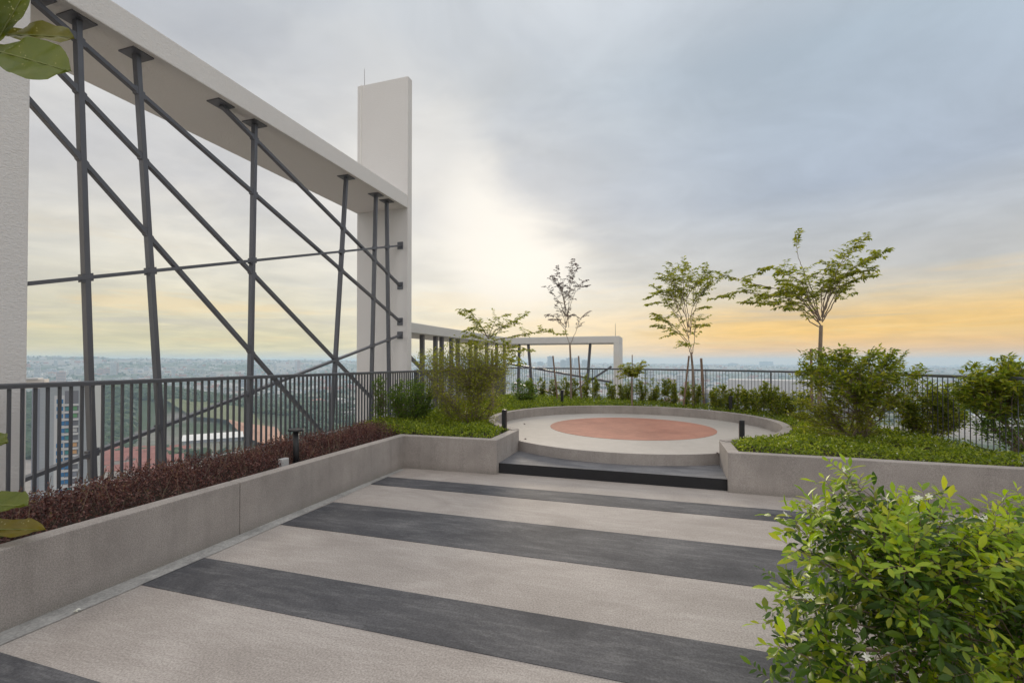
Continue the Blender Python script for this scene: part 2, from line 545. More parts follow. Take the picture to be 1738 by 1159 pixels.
def leaf_mesh(name, P, D, N, L, Wd, matname, parent=None, fine=False, fold=0.18, droop=0.12):
    """one mesh of many separate leaves: base points P, directions D, facing N, lengths L, widths Wd"""
    P, D, N = np.asarray(P, float), unit(np.asarray(D, float)), np.asarray(N, float)
    n = len(P)
    L = np.broadcast_to(np.asarray(L, float), (n,))[:, None]
    Wd = np.broadcast_to(np.asarray(Wd, float), (n,))[:, None]
    S = unit(np.cross(D, N))
    N = unit(np.cross(S, D))
    if not fine:
        V = np.stack([P, P + D * L * 0.45 + S * Wd / 2 + N * Wd * fold, P + D * L - N * L * droop, P + D * L * 0.45 - S * Wd / 2 + N * Wd * fold], 1)
        fpat = [(0, 1, 2, 3)]
        k = 4
    else:
        def pt(u, w, dn=0.0):
            return P + D * L * u + S * Wd * w + N * (Wd * abs(w) * 2 * fold - L * droop * u * u)
        V = np.stack([pt(0, 0), pt(.25, -.34), pt(.25, 0), pt(.25, .34), pt(.58, -.5), pt(.58, 0), pt(.58, .5), pt(.84, -.28), pt(.84, 0), pt(.84, .28), pt(1, 0)], 1)
        fpat = [(0, 2, 1), (0, 3, 2), (1, 2, 5, 4), (2, 3, 6, 5), (4, 5, 8, 7), (5, 6, 9, 8), (7, 8, 10), (8, 9, 10)]
        k = 11
    me = bpy.data.meshes.new(name)
    base = np.arange(n) * k
    loops = np.concatenate([(base[:, None] + np.array(f)[None]).reshape(n, -1) for f in fpat], 1).reshape(-1)
    sizes = np.tile(np.array([len(f) for f in fpat]), n)
    me.vertices.add(n * k)
    me.vertices.foreach_set('co', V.reshape(-1))
    me.loops.add(len(loops))
    me.loops.foreach_set('vertex_index', loops.astype(np.int32))
    me.polygons.add(len(sizes))
    me.polygons.foreach_set('loop_start', np.concatenate([[0], np.cumsum(sizes)[:-1]]).astype(np.int32))
    me.polygons.foreach_set('use_smooth', np.full(len(sizes), fine))
    me.materials.append(MATS[matname])
    me.update(calc_edges=True)
    return link(name, me, parent)


def smooth_path(pts, step=0.06, wob=0.0, rng=None):
    pts = np.asarray(pts, float)
    P = np.vstack([2 * pts[0] - pts[1], pts, 2 * pts[-1] - pts[-2]])
    out = []
    for i in range(1, len(P) - 2):
        m = max(2, int(np.linalg.norm(P[i + 1] - P[i]) / step))
        for t in np.arange(m) / m:
            out.append(0.5 * ((2 * P[i]) + (-P[i - 1] + P[i + 1]) * t + (2 * P[i - 1] - 5 * P[i] + 4 * P[i + 1] - P[i + 2]) * t * t
                              + (-P[i - 1] + 3 * P[i] - 3 * P[i + 1] + P[i + 2]) * t ** 3))
    out.append(pts[-1])
    out = np.array(out)
    if wob and rng is not None:
        out[1:-1] += rng.normal(0, wob, (len(out) - 2, 3))
    return out


def in_poly(x, y, poly):
    c = np.zeros(len(x), bool)
    n = len(poly)
    for i in range(n):
        x0, y0 = poly[i]
        x1, y1 = poly[(i + 1) % n]
        hit = ((y0 > y) != (y1 > y)) & (x < (x1 - x0) * (y - y0) / (y1 - y0 + 1e-12) + x0)
        c ^= hit
    return c


# ------------------------------------------------------------------ the deck
CXY = np.array([-0.62, 9.5])      # centre of the round platform
R_IN, R_OUT = 2.62, 2.76
WT = 0.488                        # top of the planter walls
m = MB()
m.box((-3.9, -4, -0.12), (8.5, 6.62, 0.0))
struct(m.build('deck_floor', 'aggregate_paving'))
for y0, y1, xl in ((1.13, 1.628, -3.55), (2.425, 2.914, -3.573), (3.737, 4.515, -3.585), (5.322, 5.736, -3.66)):
    m = MB().box((xl, y0, -0.02), (7.5, y1, 0.004))
    struct(m.build('floor_stripe', 'dark_paving'))
m = MB().add([(-3.73, -3, 0.006), (-3.565, -3, 0.004), (-3.565, 2.9, 0.004), (-3.655, 6.2, 0.004), (-3.73, 6.2, 0.006)], [(0, 1, 2, 3, 4)])
struct(m.build('drain_strip', 'drain_concrete'))
m = MB().prism([(-7.1, -4), (9.5, -4), (9.5, 5.0), (5.0, 8.0), (3.8, 11.2), (1.2, 14.0), (-1.2, 15.4), (-1.2, 18.3), (-7.1, 18.3)], -3.0, -0.13)
struct(m.build('roof_slab', 'ledge_concrete'))


def wall_path(name, pts, width, z0, z1, label, joints=True):
    """a low wall along pts (its outer face), thickened to the left-hand side"""
    pts = [np.array(p, float) for p in pts]
    n = len(pts)
    off = []
    for i in range(n):
        ds = []
        if i > 0:
            ds.append(unit(pts[i] - pts[i - 1]))
        if i < n - 1:
            ds.append(unit(pts[i + 1] - pts[i]))
        ns = [np.array([-d[1], d[0]]) for d in ds]
        nm = unit(sum(ns))
        off.append(pts[i] + nm * width / max(0.4, nm @ ns[0]))
    v, f = [], []
    for i in range(n):
        for p in (pts[i], off[i]):
            v.append((p[0], p[1], z0))
            v.append((p[0], p[1], z1))
    for i in range(n - 1):
        a, b = 4 * i, 4 * (i + 1)
        f += [(a, b, b + 1, a + 1), (a + 1, b + 1, b + 3, a + 3), (a + 3, b + 3, b + 2, a + 2), (a + 2, b + 2, b, a)]
    f += [(0, 1, 3, 2), (4 * n - 4, 4 * n - 2, 4 * n - 1, 4 * n - 3)]
    o = MB().add(v, f).build(name, 'pebble_plaster', bevel=0.007)
    return tag(o, label, 'planter wall')


# angles where the side walls meet the ring
XL, XR = -2.25, 0.775
aL = math.acos((XL - CXY[0]) / R_IN)
yL = CXY[1] - R_IN * math.sin(aL)
aR = math.acos((XR - CXY[0]) / R_IN)
yR = CXY[1] - R_IN * math.sin(aR)
wall_path('planter_wall', [(-3.73, -3.0), (-3.73, 3.397)], 0.14, -0.01, WT, 'low grey pebble-finish planter wall running out of the left edge of the photo')
wall_path('planter_wall', [(-3.73, 3.403), (-3.73, 6.30), (XL, 6.33), (XL, yL - 0.01)], 0.14, -0.01, WT,
          'low grey planter wall beyond the joint, turning the corner to the left side of the step')
wall_path('planter_wall', [(XR, yR - 0.01), (XR, 6.33), (7.5, 6.22)], 0.14, -0.01, WT, 'low grey planter wall to the right of the step, behind the flowering bush')
ths = np.linspace(math.pi + aL - 0.0, -aR, 90) if False else np.linspace(-aR, math.pi + (math.pi - aL), 90)
ring_in = [(CXY[0] + R_IN * math.cos(t), CXY[1] + R_IN * math.sin(t)) for t in ths]
n = len(ths)
v, f = [], []
for t in ths:
    for r in (R_IN, R_OUT):
        for z in (0.25, WT + 0.012):
            v.append((CXY[0] + r * math.cos(t), CXY[1] + r * math.sin(t), z))
for i in range(n - 1):
    a, b = 4 * i, 4 * (i + 1)
    f += [(a, a + 1, b + 1, b), (a + 1, a + 3, b + 3, b + 1), (a + 3, a + 2, b + 2, b + 3), (a + 2, a, b, b + 2)]
f += [(0, 2, 3, 1), (4 * n - 4, 4 * n - 3, 4 * n - 1, 4 * n - 2)]
o = MB().add(v, f).build('ring_wall', 'pebble_plaster', bevel=0.007)
tag(o, 'curved low grey wall ringing the round platform behind the red disc', 'planter wall')

# round platform, step, red disc
circ = lambda c, r, k: [(c[0] + r * math.cos(2 * math.pi * i / k), c[1] + r * math.sin(2 * math.pi * i / k)) for i in range(k)]
o = MB().prism(circ(CXY, R_IN + 0.02, 160), 0.02, 0.31, 0, 1).build('platform', ['smooth_screed', 'pebble_plaster'], bevel=0.006)
struct(o)
o = MB().prism(circ((-0.60, 9.63), 1.585, 128), 0.29, 0.314).build('red_paving', 'red_screed')
struct(o)
m = MB()
m.add([(XL, 6.43, 0), (XR, 6.40, 0), (XR, 7.9, 0), (XL, 7.9, 0), (XL, 6.43, 0.146), (XR, 6.40, 0.146), (XR, 7.9, 0.15), (XL, 7.9, 0.15)],
      [(4, 5, 6, 7)], 0)
m.add([(XL, 6.43, 0), (XR, 6.40, 0), (XR, 6.40, 0.146), (XL, 6.43, 0.146)], [(0, 1, 2, 3)], 1)
struct(m.build('step', ['step_grey', 'step_black']))

# planting soil
RAILX = -5.2
rail_curve = np.array([(-5.2, 15.38), (-3.7, 15.0), (-2.12, 14.44), (0.25, 13.27), (1.7, 12.1), (2.85, 10.6), (3.54, 9.37), (3.91, 8.27), (4.12, 7.21), (4.25, 5.8), (4.3, 4.6)])
rc = smooth_path(np.c_[rail_curve, np.zeros(len(rail_curve))], 0.04)[:, :2]
seg = np.linalg.norm(np.diff(rc, axis=0), axis=1)
rs = np.concatenate([[0], np.cumsum(seg)])


def on_rail(s):
    return np.array([np.interp(s, rs, rc[:, 0]), np.interp(s, rs, rc[:, 1])])


def rail_off(d, k=60):
    out = []
    for s in np.linspace(0, rs[-1], k):
        p, q = on_rail(max(0, s - .05)), on_rail(min(rs[-1], s + .05))
        t = unit(q - p)
        out.append(on_rail(s) + d * np.array([-t[1], t[0]]))
    return out


inner = [tuple(p) for p in rail_off(-0.06)]
SZ = 0.40
m = MB().box((-5.06, -3.0, -0.1), (-3.86, 6.6, SZ))
struct(m.build('planter_soil', 'soil'))
# garden soil: strip round the outside of the ring
ring = [(CXY[0] + (R_OUT - 0.03) * math.cos(t), CXY[1] + (R_OUT - 0.03) * math.sin(t)) for t in np.linspace(-aR + 0.03, 2 * math.pi - aL - 0.03, 70)]
poly = [(XR + 0.1, 6.44), (4.2, 6.38)] + [p for p in inner[::-1] if p[1] > 6.4] + [(-5.06, 15.2), (-5.06, 6.6), (-3.86, 6.6), (-3.86, 6.44), (XL - 0.1, 6.44)] + ring[::-1]
m = MB().add([(x, y, SZ) for x, y in poly], [list(range(len(poly)))])
struct(m.build('garden_soil', 'soil'))
# concrete upstand under the railings
m = MB().box((-5.33, -3.0, -0.12), (-5.06, 15.45, 0.365))
struct(m.build('roof_ledge', 'ledge_concrete', bevel=0.01))
oi, oo = rail_off(-0.08, 80), rail_off(0.14, 80)
v, f = [], []
for a, b in zip(oi, oo):
    v += [(a[0], a[1], -0.12), (a[0], a[1], 0.40), (b[0], b[1], 0.40), (b[0], b[1], -0.12)]
for i in range(len(oi) - 1):
    a, b = 4 * i, 4 * (i + 1)
    f += [(a, a + 1, b + 1, b), (a + 1, a + 2, b + 2, b + 1), (a + 2, a + 3, b + 3, b + 2)]
struct(MB().add(v, f).build('roof_ledge', 'ledge_concrete'))

# ------------------------------------------------------------------ railings
RT = 1.40


def rail_run(pts_fn, s0, s1, spacing, root, zb=0.455, limit=100, bw=0.020, bmat='rail_grey'):
    ss = np.linspace(s0, s1, max(3, int((s1 - s0) / 0.15)))
    P = [pts_fn(s) for s in ss]

    def profile(name, z, w, h, mt='rail_grey'):
        v, f = [], []
        for i, p in enumerate(P):
            a, b = P[max(0, i - 1)], P[min(len(P) - 1, i + 1)]
            t = unit(b - a)
            nn = np.array([-t[1], t[0]])
            for du, dv in ((-.5, -.5), (.5, -.5), (.5, .25), (.3, .5), (-.3, .5), (-.5, .25)):
                v.append((p[0] + nn[0] * du * w, p[1] + nn[1] * du * w, z + dv * h))
        for i in range(len(P) - 1):
            for k in range(6):
                f.append((6 * i + k, 6 * i + (k + 1) % 6, 6 * (i + 1) + (k + 1) % 6, 6 * (i + 1) + k))
        f += [tuple(range(6))[::-1], tuple(6 * (len(P) - 1) + k for k in range(6))]
        MB().add(v, f).build(name, mt, root)
    profile('top_rail', RT, 0.06, 0.044)
    profile('bottom_rail', zb, 0.034, 0.012, bmat)
    bs = np.arange(s0 + spacing / 2, s1, spacing)
    solo = bs if len(bs) <= limit else bs[-limit:]
    rest = bs[:len(bs) - len(solo)]

    def bal(m, s):
        p, q = pts_fn(s), pts_fn(s + 0.02)
        t = unit(q - p)
        m.bar((p[0], p[1], zb - 0.012), (p[0], p[1], RT - 0.024), min(0.022, bw * 1.4), bw, (t[0], t[1], 0))
    for s in solo:
        m = MB()
        bal(m, s)
        m.build('baluster', 'rail_grey', root)
    if len(rest):
        m = MB()
        for s in rest:
            bal(m, s)
        m.build('balusters', 'rail_grey', root)['kind'] = 'stuff'


rl = thing('railing', (RAILX, 1.5, 0.365), 'long straight grey steel railing in front of the tall white frame', 'railing')
rail_run(lambda s: np.array([RAILX, s]), 1.3, 9.27, 0.0866, rl, bmat='pale_metal')  # pale bottom rail: the highlight along its lit top put into the colour
MB().box((RAILX - 0.035, 9.28, 0.36), (RAILX + 0.035, 9.36, RT + 0.03)).build('end_post', 'rail_grey', rl)
rl2 = thing('railing', (RAILX, 9.4, 0.365), 'straight stretch of grey railing half hidden behind the olive bush and small trees', 'railing')
rail_run(lambda s: np.array([RAILX, s]), 9.37, 15.30, 0.0866, rl2)
MB().box((RAILX - 0.04, 15.31, 0.36), (RAILX + 0.04, 15.40, RT + 0.03)).build('end_post', 'rail_grey', rl2)
rl3 = thing('railing', (*on_rail(0), 0.40), 'far curved grey railing sweeping round the garden behind the small trees', 'railing')
rail_run(on_rail, 0.09, rs[-1] - 0.05, 0.0866, rl3, zb=0.47, bw=0.0065)
for s in np.arange(1.6, 11.0, 1.75):
    p = on_rail(s)
    MB().box((p[0] - 0.011, p[1] - 0.011, 0.39), (p[0] + 0.011, p[1] + 0.011, RT - 0.023)).build('post', 'rail_grey', rl3)

# ------------------------------------------------------------------ tall white frame with steel lattice
FX0, FX1 = -6.98, -5.60
fr = thing('portal_frame', (-6.3, 6.0, -0.1), 'tall white stucco frame with a lattice of slanting grey steel bars', 'frame')
m = MB()
m.box((FX0, 2.20, 5.168), (FX1, 9.61, 5.475))
m.build('top_beam', 'white_stucco', fr, bevel=0.012)
m = MB().box((FX0, 9.61, -0.13), (FX1 + 0.002, 9.80, 8.255))
m.build('end_wall', 'white_stucco', fr, bevel=0.012)
m = MB().box((FX0, 1.75, -0.13), (FX1 + 0.003, 2.782, 5.80))
m.build('near_wall', 'white_stucco', fr, bevel=0.012)
PX = -5.79
posts = [((3.25, 5.165), (3.45, -0.12)), ((3.83, 5.165), (4.205, -0.12)), ((5.49, 5.165), (5.42, -0.12)),
         ((7.63, 5.165), (7.19, -0.12)), ((8.62, 5.165), (8.44, -0.12)), ((9.03, 5.165), (9.18, -0.12))]
for (ya, za), (yb, zb) in posts:
    p = MB().bar((PX, ya, za), (PX, yb, zb), 0.053, 0.076, (1, 0, 0)).build('steel_post', 'steel_grey', fr, bevel=0.004)
    MB().box((PX - 0.12, ya - 0.115, 5.153), (PX + 0.12, ya + 0.115, 5.170)).build('top_plate', 'steel_grey', p).location = -Vector(fr.location) - p.location
yz = lambda k, c, y: (PX, y, k * y + c)
braces = [(-0.3811, 6.203, 2.79, 9.605), (-0.3793, 7.017, 4.93, 9.605), (-0.684, 6.656, 2.79, 8.46), (-0.9155, 6.736, 2.79, 7.05), (0.2913, 1.515, 2.79, 9.605), (0.258, -0.2508, 2.79, 9.605)]
for i, (k, c, ya, yb) in enumerate(braces):
    w = 0.048 if i < 4 else 0.040
    b = MB().bar(yz(k, c, ya), yz(k, c, yb), w, w * (1.3 if i < 4 else 2.0), (1, 0, 0)).build('steel_brace', 'steel_grey', fr, bevel=0.003)
    for yy in ([9.600] if yb > 9 else []):
        z = k * yy + c
        MB().box((PX - 0.07, 9.590, z - 0.085), (PX + 0.07, 9.612, z + 0.085)).build('wall_plate', 'steel_grey', b).location = -Vector(fr.location) - b.location
for (ya, za), (yb, zb) in posts:
    sl = (yb - ya) / (zb - za)
    for k, c, y0, y1 in braces:
        y = (ya + sl * (c - za)) / (1 - sl * k)
        if y0 < y < y1 and k * y + c < 5.0:
            z = k * y + c
            MB().add([(PX + a * .032, y + b * .052 + e * .055 * sl, z + k * b * .052 + e * .042) for e in (-1, 1) for a, b in ((-1, -1), (1, -1), (1, 1), (-1, 1))],
                     [(3, 2, 1, 0), (4, 5, 6, 7), (0, 1, 5, 4), (1, 2, 6, 5), (2, 3, 7, 6), (3, 0, 4, 7)]).build('cleat', 'steel_grey', fr)
z = -0.3793 * 4.93 + 7.017
MB().box((PX - 0.11, 4.80, 5.152), (PX + 0.11, 5.05, 5.170)).build('beam_plate', 'steel_grey', fr)
MB().box((PX - 0.11, 2.80, 5.152), (PX + 0.11, 3.02, 5.170)).build('beam_plate', 'steel_grey', fr)
# lightning rod and its down-cable on the end wall
MB().tube([(-6.86, 9.72, 8.24), (-6.86, 9.72, 8.72)], [0.010, 0.006], 8).build('lightning_rod', 'pale_metal', fr)
MB().bar((-6.87, 9.603, 5.48), (-6.87, 9.603, 8.26), 0.022, 0.016, (0, 1, 0)).build('rod_cable', 'hall_white', fr)

# lower frame behind: one run along the edge, one across
f2 = thing('portal_frame', (-6.3, 13.2, -0.1), 'lower white frame running away along the roof edge behind the olive bush', 'frame')
MB().box((FX0, 9.802, 2.295), (FX1, 16.68, 2.535)).build('top_beam', 'white_stucco_far', f2, bevel=0.012)
for px in (716.5, 739, 749.6, 766, 777, 798.5, 807.7, 826, 843, 856):
    u = (px - CX) / FOC
    d = CF + CR * u
    yy = d[1] * PX / d[0]
    MB().bar((PX, yy, -0.12), (PX, yy, 2.297), 0.09, 0.10, (1, 0, 0)).build('steel_post', 'steel_grey', f2)
MB().bar((PX, 9.85, 1.83), (PX, 11.5, 1.0), 0.07, 0.072, (1, 0, 0)).build('steel_brace', 'steel_grey', f2)
f3 = thing('portal_frame', (-3.5, 17.3, -0.1), 'small white frame across the far roof edge behind the leafless-looking tree', 'frame')
PY = 16.68
MB().box((FX0, PY, 2.275), (-1.40, PY + 1.4, 2.515)).build('top_beam', 'white_stucco_far', f3, bevel=0.012)
MB().box((-1.60, PY - 0.003, -0.12), (-1.398, PY + 1.403, 2.275)).build('end_wall', 'white_stucco_far', f3, bevel=0.012)


def atY(x, y, Y):
    d = CF + CR * (x - CX) / FOC - CU * (y - HY) / FOC
    return CC + d * Y / d[1]


for a, b, w in (((881.4, 588), (879.2, 672), .09), ((897, 588), (904, 672), .09), ((1001.5, 588), (996, 660), .09)):
    A, B = atY(*a, PY + 0.25), atY(*b, PY + 0.25)
    A = A + (A - B) * (2.28 - A[2]) / (A[2] - B[2])
    MB().bar(A, B, w, w, (0, 1, 0)).build('steel_post', 'steel_grey', f3)
for a, b in (((860, 616.6), (1040, 649)), ((873, 651), (952, 671)), ((1038, 622), (974, 664))):
    MB().bar(atY(*a, PY + 0.25), atY(*b, PY + 0.25), .07, .072, (0, 1, 0)).build('steel_brace', 'steel_grey', f3)
p = atY(1044.5, 570, PY + 0.1)
MB().tube([(p[0], p[1], 2.5), (p[0], p[1], 2.95)], [0.009, 0.006], 6).build('lightning_rod', 'steel_grey', f3)

# ------------------------------------------------------------------ bollards and small fittings


def bollard(x, y, ytop, z0, label):
    p = at_z(x, y, z0)
    d = np.linalg.norm(p[:2])
    t = (p - CC) @ CF
    h = (y - ytop) / FOC * t
    r = thing('bollard_light', p, label, 'bollard light', 'black garden bollard lights')
    q = 0.034
    b = MB().box((p[0] - q, p[1] - q, p[2] - 0.1), (p[0] + q, p[1] + q, p[2] + h)).build('post', 'black_metal', r, bevel=0.004)
    MB().box((p[0] - q + .002, p[1] - q - .002, p[2] + h - 0.07), (p[0] + q - .002, p[1] - q + .004, p[2] + h - 0.025)).build('lamp_slot', 'step_black', r)
    return r


bollard(856, 731, 695, WT, 'square black bollard light at the left end of the curved wall')
bollard(954, 686, 662, WT + .02, 'square black bollard light behind the curved wall, left of the slender bare tree')
bollard(1240, 697, 672, WT + .02, 'square black bollard light at the back of the curved wall, on the right')
bollard(1259, 748, 713, WT, 'square black bollard light in the ground cover at the right of the step')
p = np.array([-3.97, 4.36, 0.42])
r = thing('path_light', p, 'black path light with a flat round cap in the maroon hedge', 'path light')
MB().tube([p + [0, 0, -0.05], p + [0, 0, 0.40]], [0.032, 0.032], 16).build('post', 'black_metal', r, True)
MB().tube([p + [0, 0, 0.400], p + [0, 0, 0.408], p + [0, 0, 0.42]], [0.088, 0.09, 0.084], 24).build('cap', 'black_metal', r)
p = np.array([-3.955, 4.16, 0.42])
m = MB()
m.box((p[0] - 0.03, p[1] - 0.05, 0.38), (p[0] + 0.03, p[1] + 0.05, 0.548))
o = m.build('marker_box', 'pale_metal', bevel=0.008)
tag(o, 'small grey box standing on the planter wall edge beside the path light', 'junction box')

# ------------------------------------------------------------------ plants
RNG = np.random.default_rng(11)


def rdir(n, rng, up=0.0, flat=1.0):
    d = rng.normal(size=(n, 3))
    d[:, 2] = d[:, 2] * flat + up
    return unit(d)


def fbm(x, y, k=1.0, seed=0):
    r = np.random.default_rng(seed)
    out = 0
    for i in range(7):
        a, b, c = r.uniform(-1, 1, 2), r.uniform(0, 6.28), 1.6 ** (i / 1.5)
        out = out + np.sin((x * a[0] + y * a[1]) * k * c * 2.2 + b) / c ** 0.7
    return out / 3


# maroon hedge along the left planter: one continuous hedge
n = 62000
hx = RNG.uniform(-5.0, -3.90, n)
hy = RNG.uniform(0.2, 6.75, n)
top = 0.585 + 0.10 * fbm(hx, hy, 3.4, 3) + 0.04 * fbm(hx, hy, 9.0, 4) + 0.035 * RNG.normal(size=n) - 0.16 * np.clip((hx + 4.12) / 0.2, 0, 1) - 0.17 * np.clip((-4.5 - hx) / 0.5, 0, 1)
hz = np.where(RNG.random(n) < 0.72, top - np.abs(RNG.normal(0, 0.05, n)), RNG.uniform(0.42, 0.6, n))
keep = (hz < top + 0.02) & ~((hy < 1.95) & (hx > -4.3) & (hz > 0.52))
P = np.c_[hx, hy, hz][keep]
hd = thing('hedge', (-4.45, 3.5, SZ), 'low maroon-leaved hedge filling the planter along the left railing', 'hedge')
L = RNG.uniform(0.014, 0.030, len(P))
leaf_mesh('foliage', P, rdir(len(P), RNG, 0.45), rdir(len(P), RNG, 0.8), L, L * 0.52, 'leaf_maroon', hd)
sx, sy = RNG.uniform(-4.75, -4.0, 520), RNG.uniform(0.3, 6.6, 520)
SP, SDd = [], []
for x, y in zip(sx, sy):
    hgt = 0.60 + 0.10 * fbm(x, y, 3.4, 3) - 0.16 * np.clip((x + 4.12) / 0.2, 0, 1) - 0.17 * np.clip((-4.5 - x) / 0.5, 0, 1)
    a = np.array([x, y, hgt - 0.05])
    d = unit(np.array([RNG.normal(0, .5), RNG.normal(0, .5), 1.0]))
    for q in range(11):
        SP.append(a + d * (0.02 + q * 0.0105) * RNG.uniform(.8, 1.1))
        SDd.append(unit(RNG.normal(size=3)) + d * .8)
SP = np.array(SP)
leaf_mesh('young_foliage', SP, SDd, rdir(len(SP), RNG, .6), RNG.uniform(.014, .026, len(SP)), .010, 'leaf_maroon_tip', hd)
m = MB()
for k in range(420):
    x, y = RNG.uniform(-4.95, -3.98), RNG.uniform(0.3, 6.7)
    a = np.array([x, y, 0.38])
    b = a + np.array([RNG.normal(0, .07), RNG.normal(0, .07), RNG.uniform(.16, .30)])
    m.tube([a, (a + b) / 2 + RNG.normal(0, .012, 3), b], [.004, .003, .0015], 4, cap=False)
m.build('twigs', 'twig_bark', hd)['kind'] = 'stuff'

# green ground cover
clip = [tuple(p) for p in rail_off(-0.16)]
gpoly = [(XR + 0.145, 6.485), (4.05, 6.42)] + [p for p in clip[::-1] if p[1] > 6.45] + [(-5.0, 15.0), (-5.0, 6.72), (-3.86, 6.50), (XL - 0.15, 6.485)]
n = 190000
gx = RNG.uniform(-5.0, 4.1, n)
gy = RNG.uniform(6.45, 15.1, n)
rr = np.hypot(gx - CXY[0], gy - CXY[1])
ok = in_poly(gx, gy, gpoly) & (rr > R_OUT + 0.015) & ~((gx > XL - 0.15) & (gx < XR + 0.145) & (gy < 9.0))
keepp = RNG.random(n) < np.clip(1.5 - gy / 13, 0.35, 1)
gx, gy, rr = gx[ok & keepp], gy[ok & keepp], rr[ok & keepp]
ed = np.clip(np.minimum(rr - R_OUT, gy - 6.46) / 0.25, 0, 1)
gtop = 0.485 + 0.05 * ed + (0.04 * fbm(gx, gy, 2.2, 8) + 0.045 * fbm(gx, gy, 8.5, 9)) * (0.35 + 0.65 * ed) + 0.02 * RNG.normal(size=len(gx))
gz = gtop - np.abs(RNG.normal(0, 0.03, len(gx)))
gc = tag(bpy.data.objects.new('ground_cover', None), 'low green ground cover dotted with tiny white flowers round the curved wall', 'ground cover', kind='stuff')
COL.objects.link(gc)
P = np.c_[gx, gy, gz]
L = RNG.uniform(0.026, 0.052, len(P)) * np.clip(0.75 + gy / 26, 0.9, 1.3)
leaf_mesh('foliage', P, rdir(len(P), RNG, 0.35), rdir(len(P), RNG, 1.3), L, L * 0.55, 'leaf_cover', gc)
fl = (RNG.random(len(gx)) < np.where(gx > 0.8, 0.007, 0.0035)) & (gy < 9.4)
Pf = np.c_[gx, gy, gtop + 0.012][fl]
Pf = np.repeat(Pf, 4, 0)
leaf_mesh('flowers', Pf, rdir(len(Pf), RNG, 0.25), rdir(len(Pf), RNG, 2.0), 0.014, 0.010, 'petal_white', gc)


def tree(name, base, fork, limbs, label, cat, tw=(0.14, 0.32), leafL=0.07, nleaf=9, dens=1.0, leaf='leaf_tree', r0=0.028, depth=0.5, seed=1, bark='pale_bark', start=0.35,
         flat=0.25, droop=0.25, group=None, bare=None, trunk_mid=None):
    """base, fork: world points; limbs: lists of world points starting near the fork"""
    rng = np.random.default_rng(seed)
    root = thing(name, base, label, cat, group)
    m = MB()
    tp = [base, (base * 0.5 + fork * 0.5) + rng.normal(0, .02, 3) if trunk_mid is None else trunk_mid, fork]
    sp = smooth_path(tp, 0.12)
    m.tube(sp, np.linspace(r0, r0 * 0.72, len(sp)), 8)
    m.build('trunk', bark, root, True)
    m = MB()
    P, D, N = [], [], []
    for li, lb in enumerate(limbs):
        lb = np.array(lb)
        dep = rng.normal(0, depth)
        k = np.linspace(0, 1, len(lb)) ** 0.9
        lb = lb + CF[None] * (dep * k)[:, None] * np.array([1, 1, 0])
        sp = smooth_path(lb, 0.06, 0.006, rng)
        rr_ = np.linspace(r0 * 0.27, 0.0028, len(sp))
        m.tube(sp, rr_, 5, cap=False)
        ln = len(sp)
        i = int(ln * (bare or {}).get(li, start))
        while i < ln:
            u = i / ln
            if rng.random() < dens:
                tl = rng.uniform(*tw) * (1.0 if u < 0.85 else 0.7)
                d = rng.normal(size=3)
                d[2] = d[2] * flat + 0.12
                d = unit(d)
                tan = unit(sp[min(i + 1, ln - 1)] - sp[max(i - 1, 0)])
                d = unit(d + tan * 0.55)
                e = sp[i] + d * tl + np.array([0, 0, -tl * tl * droop])
                mid = sp[i] + d * tl * 0.5 + np.array([0, 0, 0.01])
                m.tube([sp[i], mid, e], [0.003, 0.0022, 0.0012], 3, cap=False)
                for q in range(nleaf):
                    s = (q // 2 + 0.6 + rng.uniform(-.15, .15)) / (nleaf / 2 + .3)
                    pp = sp[i] * (1 - s) ** 2 + 2 * mid * s * (1 - s) + e * s * s
                    sd_ = unit(np.cross(d, [0, 0, 1])) * (1 if q % 2 else -1)
                    P.append(pp)
                    D.append(sd_ * 0.8 + d * 0.55 + np.array([0, 0, -0.28]) + rng.normal(0, .22, 3))
                    N.append(np.array([0, 0, 1.0]) + rng.normal(0, .35, 3))
            i += max(1, int(rng.uniform(0.6, 1.6)))
        # the tip itself carries leaves in two rows
        for q in range(14):
            j = ln - 1 - int(q / 2 * 1.0)
            if j < 1:
                break
            tan = unit(sp[j] - sp[j - 1])
            sd_ = unit(np.cross(tan, [0.1, 0.05, 1])) * (1 if q % 2 else -1)
            P.append(sp[j])
            D.append(sd_ * 0.8 + tan * 0.5 + np.array([0, 0, -0.2]) + rng.normal(0, .15, 3))
            N.append(np.array([0, 0, 1.0]) + rng.normal(0, .3, 3))
    m.build('branches', bark, root, True)
    P, D, N = np.array(P), np.array(D), np.array(N)
    L = rng.uniform(0.7, 1.2, len(P)) * leafL
    leaf_mesh('foliage', P, D, N, L, L * 0.45, leaf, root)
    return root


def zpx(ox, oy, sc, t):
    return lambda x, y: at(ox + x / sc, oy + y / sc, t)


